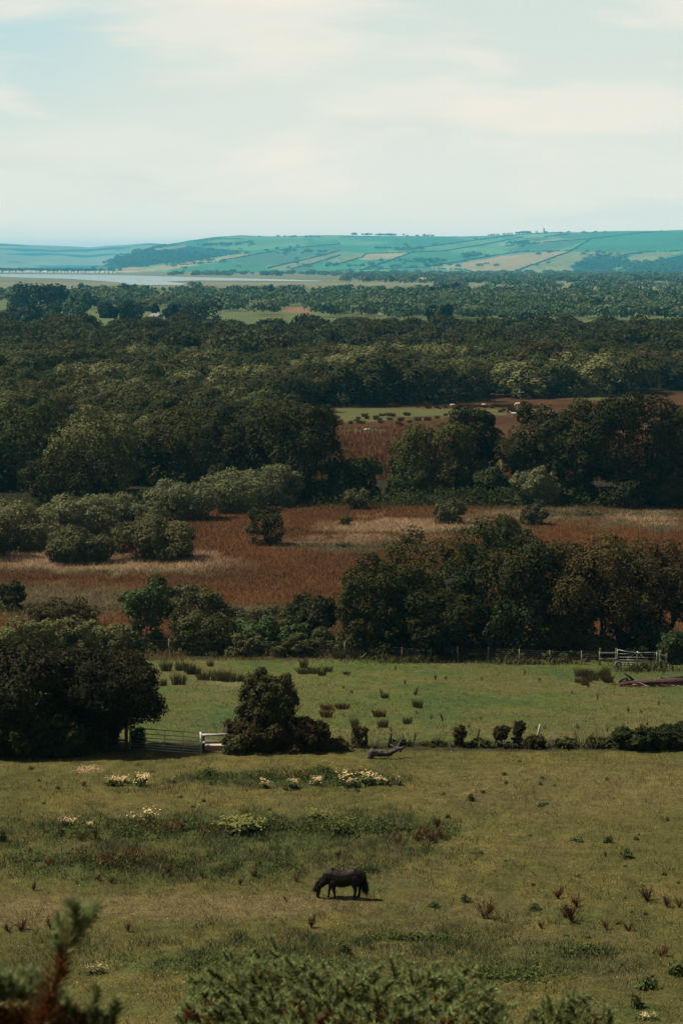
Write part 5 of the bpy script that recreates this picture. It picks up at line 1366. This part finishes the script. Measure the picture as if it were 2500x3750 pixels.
def leg(front, d, pts): return chain([(*B3(a, b, d * k, 0)[:3], r, r * .85, r) for a, b, r, k in pts], .02)
balls += leg(1, -.13, [(640, 500, .13, 1), (640, 590, .085, 1), (640, 660, .062, 1), (655, 700, .052, 1), (662, 770, .045, 1), (665, 800, .058, 1)])
balls += leg(1, .13, [(590, 500, .13, 1), (580, 590, .085, 1), (568, 660, .062, 1), (555, 700, .052, 1), (548, 765, .045, 1), (538, 795, .058, 1)])
balls += leg(0, -.14, [(1040, 430, .2, .8), (1040, 520, .14, 1), (1045, 590, .09, 1), (1062, 650, .07, 1), (1050, 700, .055, 1), (1042, 780, .05, 1), (1035, 810, .064, 1)])
balls += leg(0, .14, [(1110, 430, .2, .8), (1118, 520, .13, 1), (1128, 590, .085, 1), (1148, 640, .07, 1), (1140, 690, .053, 1), (1135, 770, .048, 1), (1128, 796, .06, 1)])
pony = thing('pony', 'black shaggy pony grazing alone with lowered head in the field', 'pony', (x, yy, z + .01), 0)
body = ob('body', remeshed('body', balls, .017, M['coat'], 2), pony)
def hairtufts(name, roots, n, ln, wd, dirs, seed, jit=.25):
    rng = np.random.default_rng(seed); roots = np.array(roots); k = rng.uniform(0, len(roots) - 1, n); i0 = np.floor(k).astype(int); f = (k - i0)[:, None]
    P = roots[i0] * (1 - f) + roots[np.minimum(i0 + 1, len(roots) - 1)] * f
    dd = np.array(dirs); D = dd[np.minimum(i0, len(dd) - 1)] + rng.normal(size=(n, 3)) * jit
    D = nrm(D) * (ln * rng.uniform(.6, 1.1, n))[:, None]
    P = P + rng.normal(size=P.shape) * .018
    s = nrm(np.cross(D, rng.normal(size=(n, 3)))) * wd
    mid = P + D * .5 + np.array([0, 0, -.02]); T_ = P + D + np.array([0, 0, -.06]) * ln * 3
    V = np.stack([P - s, P + s, mid + s, T_, mid - s], 1).reshape(-1, 3)
    return ob(name, mesh(name, V, np.arange(n)[:, None] * 5 + np.array([[0, 1, 2, 3, 4]]), M['hair']), pony)
r3 = lambda a, b, d=0: B3(a, b, d, 0)[:3]
hairtufts('mane', [r3(650, 245), r3(590, 285), r3(500, 335), r3(420, 420), r3(350, 500), r3(320, 545)], 900, .22, .008, [(-.2, -.5, -.7)] * 5, 1, .35)
hairtufts('mane_crest', [r3(660, 250), r3(600, 265), r3(520, 320)], 200, .07, .008, [(-.5, 0, .6)] * 3, 5, .4)
hairtufts('forelock', [r3(315, 545), r3(300, 585)], 260, .24, .008, [(-.35, -.2, -1)] * 2, 2, .2)
hairtufts('tail', [r3(1185, 300), r3(1215, 330), r3(1235, 380), r3(1238, 420)], 900, .62, .008, [(.08, -.05, -1)] * 4, 3, .1)
hairtufts('belly_fringe', [r3(700, 570), r3(830, 595), r3(950, 555)], 120, .05, .005, [(.2, 0, -1)] * 3, 4, .3)
for a, b, d in ((665, 806, -.13), (538, 803, .13), (1033, 815, -.14), (1126, 803, .14)):
    X_, _, Z_ = r3(a, b, d); mb = MB(); mb.tube([(X_ - .012, d, .0), (X_, d, .075)], [.068, .052], 12); mb.build('hoof', M['hoof'], pony, True)
for d in (-.074, .074):
    X_, _, Z_ = r3(325, 645, d)
    bm = bmesh.new(); bmesh.ops.create_uvsphere(bm, u_segments=10, v_segments=8, radius=.02); me = bpy.data.meshes.new('eye'); bm.to_mesh(me); bm.free(); me.materials.append(M['eye']); ob('eye', me, pony, (X_, d, Z_))

# ================================================================== SHEEP
def sheep_mesh(seed, grazing=True, lying=False):
    b = chain([(-.42, 0, .62, .22, .24, .25), (-.1, 0, .62, .26, .27, .28), (.25, 0, .64, .25, .25, .27), (.42, 0, .66, .2, .2, .22)], .08)
    b += chain([(.45, 0, .72, .13), (.62, 0, .62 if grazing else .92, .105), (.74, 0, .36 if grazing else 1.0, .095), (.84, 0, .17 if grazing else .98, .06)], .05)
    for sx in (-.35, .32):
        for sy in (-.13, .13): b += chain([(sx, sy, .45, .09), (sx + .02, sy, .25, .05), (sx, sy, .05, .045)], .05)
    for sy in (-.1, .1): b += chain([(.64, sy * .8, .6 if grazing else 1.05, .03), (.6, sy * 1.6, .58 if grazing else 1.05, .02)], .03)
    if lying: b = [(p[0], p[1], max(p[2] - .36, .06), *p[3:]) for p in b]
    return remeshed('body', b, .035, M['wool'], 2)
sg, ss_, sl = sheep_mesh(1), sheep_mesh(2, False), sheep_mesh(3, False, True)
SHP = [(1655, 1492, 18, sg, 1, 'white sheep grazing, leftmost along the far edge of the pasture'), (1770, 1491, 18, sg, 1, 'white sheep grazing, second along the far edge of the pasture'), (1896, 1490, 22, sg, -1, 'white sheep by the brown rushes at the right of the pasture'),
       (1880, 1527, 24, ss_, -1, 'white sheep standing nearest to the dark oaks'), (1342, 1578, 20, sl, 1, 'white sheep lying down at the left by the brown rushes'), (2226, 1480, 16, ss_, 1, 'white sheep seen over the oak tops at the far right pasture')]
for u, v, w, me, sgn, lb in SHP:
    x, yy, z, pm = hit(u, v); k = w / pm / 1.25
    t = thing('sheep', lb, 'sheep', (x, yy, z), 0 if sgn > 0 else math.pi, 'white sheep in the distant pasture', (k, k, k)); ob('body', me, t)

# ================================================================== GORSE
def gorse(name, label, cat, roots, seed, spine=.035, per=120, stems=True, dead=0.0, loc=(0, 0, 0), sw=.0045):
    """roots: list of shoots (base, tip, radius, dead)"""
    rng = np.random.default_rng(seed); loc = np.array(loc)
    t = thing(name, label, cat, tuple(loc)); VG, VD = [], []; st = MB()
    for (b, e, rad, dd) in roots:
        b, e = np.array(b) - loc, np.array(e) - loc; L_ = np.linalg.norm(e - b); ax = (e - b) / L_
        n = int(per * L_ / .3); f = rng.random(n) ** .9
        bend = rng.normal(size=3) * .04 * L_
        P = b + ax * L_ * f[:, None] + bend * np.sin(f * math.pi)[:, None]
        d = rdirs(n, rng); d = nrm(d - ax * np.sum(d * ax, 1, keepdims=True)); d = nrm(d + ax * rng.uniform(.5, 1.3, n)[:, None])
        ln = rad * rng.uniform(.7, 1.5, n) * (1.15 - .5 * f)
        s = nrm(np.cross(d, rng.normal(size=(n, 3)))) * sw
        V = np.stack([P - s, P + s, P + d * ln[:, None]], 1)
        isd = rng.random(n) < dd
        VG.append(V[~isd]); VD.append(V[isd])
        st.tube([b, b + ax * L_ * .5 + bend, e - ax * .02], [.009, .007, .004], 5)
    for nm, VV, mt in (('green_spines', VG, 'gorse'), ('dead_spines', VD, 'gorsedead')):
        V = np.concatenate(VV).reshape(-1, 3)
        if len(V): ob(nm, mesh(nm, V, np.arange(len(V)).reshape(-1, 3), M[mt]), t)
    st.build('stems', M['gorsedead'], t, True)
    return t
def at(u, v, D):
    a = (u - CX) / F; b = (v - CY) / F; d = np.array([a, CP - b * SP, -SP - b * CP]); k = D / d[1]; return np.array([0, 0, CAMZ]) + d * k
# left gorse, close by
D = 8.0; g = np.array([at(170, 3800, D)[0], D, float(Z(at(170, 3800, D)[0], D))])
sh = []
main = [at(130, 3900, D - .15), at(185, 3650, D - .15), at(228, 3500, D - .12), at(275, 3400, D - .08)]
sh += [(main[0], main[1], .10, .93), (main[1], main[2], .085, .9), (main[2], main[3], .075, .45), (main[3], at(262, 3300, D - .1), .065, 0), (main[3], at(358, 3310, D + .1), .065, .0), (main[2] * .4 + main[3] * .6, at(215, 3360, D), .05, .0),
       (main[2], at(205, 3420, D - .1), .05, .05), (main[2] * .6 + main[3] * .4, at(335, 3370, D), .05, .1), (main[2] * .5 + main[3] * .5, at(300, 3345, D - .05), .05, .05)]
rng = np.random.default_rng(9)
for k in range(110):
    u = rng.uniform(-90, 250); v0 = np.interp(u, [-100, 40, 130, 250], [3520, 3560, 3540, 3640]) + abs(rng.normal()) * 70
    if u > 90 and rng.random() < .6: continue
    dd = D + .25 + abs(rng.normal()) * .35; b = at(u + (130 - u) * .35 + rng.normal() * 20, v0 + rng.uniform(110, 190), dd)
    sh.append((b, at(u, v0, dd), .065, .25 if v0 > 3640 else .04))
for u, v in ((355, 3610), (430, 3660), (330, 3690), (390, 3720), (300, 3720), (250, 3650), (275, 3700), (360, 3700)):
    sh.append((at(u - 12 + (300 - u) * .2, v + 170, D), at(u, v, D), .05, .05))
for k in range(60):
    u = rng.uniform(-60, 330); v0 = rng.uniform(3680, 3800); sh.append((at(u + rng.normal() * 25, v0 + 140, D), at(u, v0, D), .055, .75))
for k in range(14):
    b = g + np.array([rng.normal() * .08, rng.normal() * .1, 0]); e = at(rng.uniform(-50, 350), 3800, D); sh.append((b, e, .03, .95))
gorse('gorse_bush', 'tall gorse shoots close by at the lower left, brown below', 'gorse', sh, 3, per=420, loc=tuple(g), sw=.004)
# centre gorse, and right clump
def gorse_mound(label, seed, outline, D, n, spread, deadf):
    rng = np.random.default_rng(seed); us = [p[0] for p in outline]; vs = [p[1] for p in outline]; sh = []
    uc = (us[0] + us[-1]) / 2; x0 = at(uc, 3750, D)[0]; g = np.array([x0, D, float(Z(x0, D))])
    for k in range(n):
        u = rng.uniform(us[0], us[-1]); top = np.interp(u, us, vs); depth = rng.random() ** 1.4
        v = top + depth * (3900 - top); dd = D - depth * spread + rng.normal() * .25
        e = at(u, v - (rng.random() ** 4) * 55, dd); L_ = rng.uniform(.16, .34) * (1.7 if rng.random() < .12 else 1)
        dirn = nrm(np.array([(u - uc) / 700 + rng.normal() * .5, -.35 + rng.normal() * .45, 1.0 + rng.normal() * .2]))
        dead = deadf if rng.random() < .3 * (depth > .35) else .02
        sh.append((e - dirn * L_, e, .055, dead))
        if rng.random() < .6:
            m = e - dirn * L_ * .6; d2 = nrm(dirn + rng.normal(size=3) * .6); sh.append((m, m + d2 * L_ * .6, .05, dead))
    for k in range(26):
        b = g + np.array([rng.normal() * .35, rng.normal() * .3, 0]); u = rng.uniform(us[0] + 60, us[-1] - 60); sh.append((b, at(u, np.interp(u, us, vs) + 170, D - .5), .03, .95))
    for k in range(60):
        u = rng.uniform(us[0] + 30, us[-1] - 30); v = np.interp(u, us, vs) + rng.uniform(170, 420); e = at(u, v, D - .25); sh.append((e - np.array([rng.normal() * .1, 0, .3]), e, .05, .85))
    gorse('gorse_bush', label, 'gorse', sh, seed, per=260, loc=tuple(g), sw=.0042)
gorse_mound('wide green gorse bush across the bottom middle of the picture', 21, [(640, 3730), (690, 3630), (760, 3545), (850, 3500), (960, 3512), (1080, 3525), (1200, 3570), (1350, 3550), (1500, 3560), (1640, 3560), (1760, 3590), (1830, 3670), (1890, 3740)], 13.5, 500, 1.6, .8)
gorse_mound('smaller gorse bush at the bottom right of the wide one', 22, [(1930, 3720), (2000, 3670), (2070, 3640), (2150, 3650), (2230, 3690), (2290, 3740)], 13.8, 70, .8, .6)

# ================================================================== LIGHT, SKY, CAMERA
SUN_EL, SUN_AZ = math.radians(55), math.radians(-80)      # azimuth from +Y towards +X
sd = Vector((math.sin(SUN_AZ) * math.cos(SUN_EL), math.cos(SUN_AZ) * math.cos(SUN_EL), math.sin(SUN_EL)))
sl_ = bpy.data.lights.new('sun', 'SUN'); sl_.energy = 5.0; sl_.angle = math.radians(.53); sl_.color = (1.0, .91, .74)
so = bpy.data.objects.new('sun', sl_); COL.objects.link(so); so.rotation_euler = sd.to_track_quat('Z', 'Y').to_euler(); so.location = (-50, 0, 120)

w = bpy.data.worlds.new('World'); scene.world = w; w.use_nodes = True
ns, L = w.node_tree.nodes, w.node_tree.links; ns.clear()
out = N(ns, 'ShaderNodeOutputWorld'); bg = N(ns, 'ShaderNodeBackground'); bg.inputs[1].default_value = .05
sky = N(ns, 'ShaderNodeTexSky', sky_type='NISHITA'); sky.sun_disc = False; sky.sun_elevation = SUN_EL; sky.sun_rotation = SUN_AZ % (2 * math.pi)
sky.air_density = 1.0; sky.dust_density = 1.5; sky.ozone_density = 1.0
tc = N(ns, 'ShaderNodeTexCoord'); sep = N(ns, 'ShaderNodeSeparateXYZ'); L.new(tc.outputs['Generated'], sep.inputs[0])
mp = N(ns, 'ShaderNodeMapping'); mp.inputs['Scale'].default_value = (6, 6, 26); mp.inputs['Location'].default_value = (1.3, 0, .4); L.new(tc.outputs['Generated'], mp.inputs[0])
n1 = N(ns, 'ShaderNodeTexNoise'); n1.inputs['Scale'].default_value = 1.1; n1.inputs['Detail'].default_value = 7; n1.inputs['Roughness'].default_value = .52; n1.inputs['Distortion'].default_value = .4
L.new(mp.outputs[0], n1.inputs['Vector'])
def math_(op, a, b=None, clamp=False):
    m = N(ns, 'ShaderNodeMath', operation=op); m.use_clamp = clamp
    for k, v in enumerate((a, b)):
        if v is None: continue
        if isinstance(v, (int, float)): m.inputs[k].default_value = v
        else: L.new(v, m.inputs[k])
    return m.outputs[0]
def mapr(v, a, b, c=0, d=1, smooth=True):
    m = N(ns, 'ShaderNodeMapRange'); m.interpolation_type = 'SMOOTHSTEP' if smooth else 'LINEAR'
    L.new(v, m.inputs[0]); m.inputs[1].default_value = a; m.inputs[2].default_value = b; m.inputs[3].default_value = c; m.inputs[4].default_value = d
    return m.outputs[0]
def mixc(f, a, b):
    m = N(ns, 'ShaderNodeMix', data_type='RGBA'); L.new(f, m.inputs[0])
    for k, v in ((6, a), (7, b)):
        if isinstance(v, tuple): m.inputs[k].default_value = (*v, 1)
        else: L.new(v, m.inputs[k])
    return m.outputs[2]
K = .645 / .05
cloud_lit = tuple(c * K for c in (.82, .77, .665)); cloud_grey = tuple(c * K for c in (.60, .66, .61)); veil = tuple(c * K for c in (.68, .72, .65)); blue = tuple(c * K for c in (.42, .62, .64))
# thin veil everywhere low down; a clearer blue gap towards the upper left
gap = math_('MULTIPLY', mapr(math_('ADD', math_('MULTIPLY', sep.outputs[0], -1.0), math_('MULTIPLY', n1.outputs[0], .14)), .10, .26), mapr(sep.outputs[2], .04, .12))
base = mixc(mapr(sep.outputs[2], .03, .13), veil, tuple(c * K for c in (.60, .68, .64)))
base = mixc(math_('MULTIPLY', gap, .85), base, blue)
lit = mapr(n1.outputs[0], .50, .66); lit = math_('MULTIPLY', lit, mapr(sep.outputs[2], .0, .05))
base = mixc(math_('MULTIPLY', lit, .75), base, cloud_lit)
mp2 = N(ns, 'ShaderNodeMapping'); mp2.inputs['Scale'].default_value = (7, 7, 40); mp2.inputs['Location'].default_value = (4, 2, 1.7); L.new(tc.outputs['Generated'], mp2.inputs[0])
n2 = N(ns, 'ShaderNodeTexNoise'); n2.inputs['Scale'].default_value = 1.6; n2.inputs['Detail'].default_value = 8; n2.inputs['Roughness'].default_value = .6; L.new(mp2.outputs[0], n2.inputs['Vector'])
base = mixc(math_('MULTIPLY', mapr(n2.outputs[0], .52, .7), .6), base, cloud_grey)
# three soft cumulus banks
for x0, z0, ra, rb, amt in ((-.040, .118, .068, .030, .6), (.118, .074, .062, .015, .62), (.030, .082, .062, .011, .5), (-.115, .060, .05, .010, .3)):
    dx = math_('DIVIDE', math_('SUBTRACT', sep.outputs[0], x0), ra); dz_ = math_('DIVIDE', math_('SUBTRACT', sep.outputs[2], z0), rb)
    d = math_('SQRT', math_('ADD', math_('MULTIPLY', dx, dx), math_('MULTIPLY', dz_, dz_)))
    d = math_('ADD', d, math_('MULTIPLY', math_('SUBTRACT', n2.outputs[0], .5), -2.6))
    base = mixc(math_('MULTIPLY', mapr(d, 1.15, .35), amt), base, cloud_lit)
# higher up the veil opens into the clear sky
inv = math_('DIVIDE', 1.0, math_('MAXIMUM', sep.outputs[2], .014))
cb = N(ns, 'ShaderNodeCombineXYZ')
for k, a_ in enumerate((.0155, .0078, .0048)): L.new(math_('ADD', math_('MULTIPLY', inv, a_), 1.0), cb.inputs[k])
vm = N(ns, 'ShaderNodeVectorMath', operation='MULTIPLY'); L.new(base, vm.inputs[0]); L.new(cb.outputs[0], vm.inputs[1])
hi = mapr(sep.outputs[2], .135, .23)
upper = mixc(mapr(n1.outputs[0], .35, .65, .6, .9), sky.outputs[0], tuple(c * K for c in (.20, .15, .10)))
final = mixc(hi, vm.outputs[0], upper)
L.new(final, bg.inputs[0]); L.new(bg.outputs[0], out.inputs[0])

cd = bpy.data.cameras.new('camera'); co = bpy.data.objects.new('camera', cd); COL.objects.link(co)
cd.sensor_fit = 'VERTICAL'; cd.sensor_height = 36; cd.sensor_width = 24; cd.lens = 72; cd.clip_end = 60000; cd.clip_start = .1
co.location = (0, 0, CAMZ); co.rotation_euler = (math.pi / 2 - PITCH, 0, 0)
cd.dof.use_dof = True; cd.dof.focus_distance = 130; cd.dof.aperture_fstop = 5.0
scene.camera = co
scene.view_settings.view_transform = 'Standard'; scene.view_settings.look = 'None'; scene.view_settings.exposure = .75; scene.view_settings.gamma = 1
cy = scene.cycles
cy.use_denoising = True; cy.max_bounces = 4; cy.diffuse_bounces = 1; cy.glossy_bounces = 2; cy.transmission_bounces = 2; cy.volume_bounces = 0; cy.transparent_max_bounces = 4
cy.caustics_reflective = False; cy.caustics_refractive = False
print('objects', len(scene.objects), 'wood slots', len(slots))
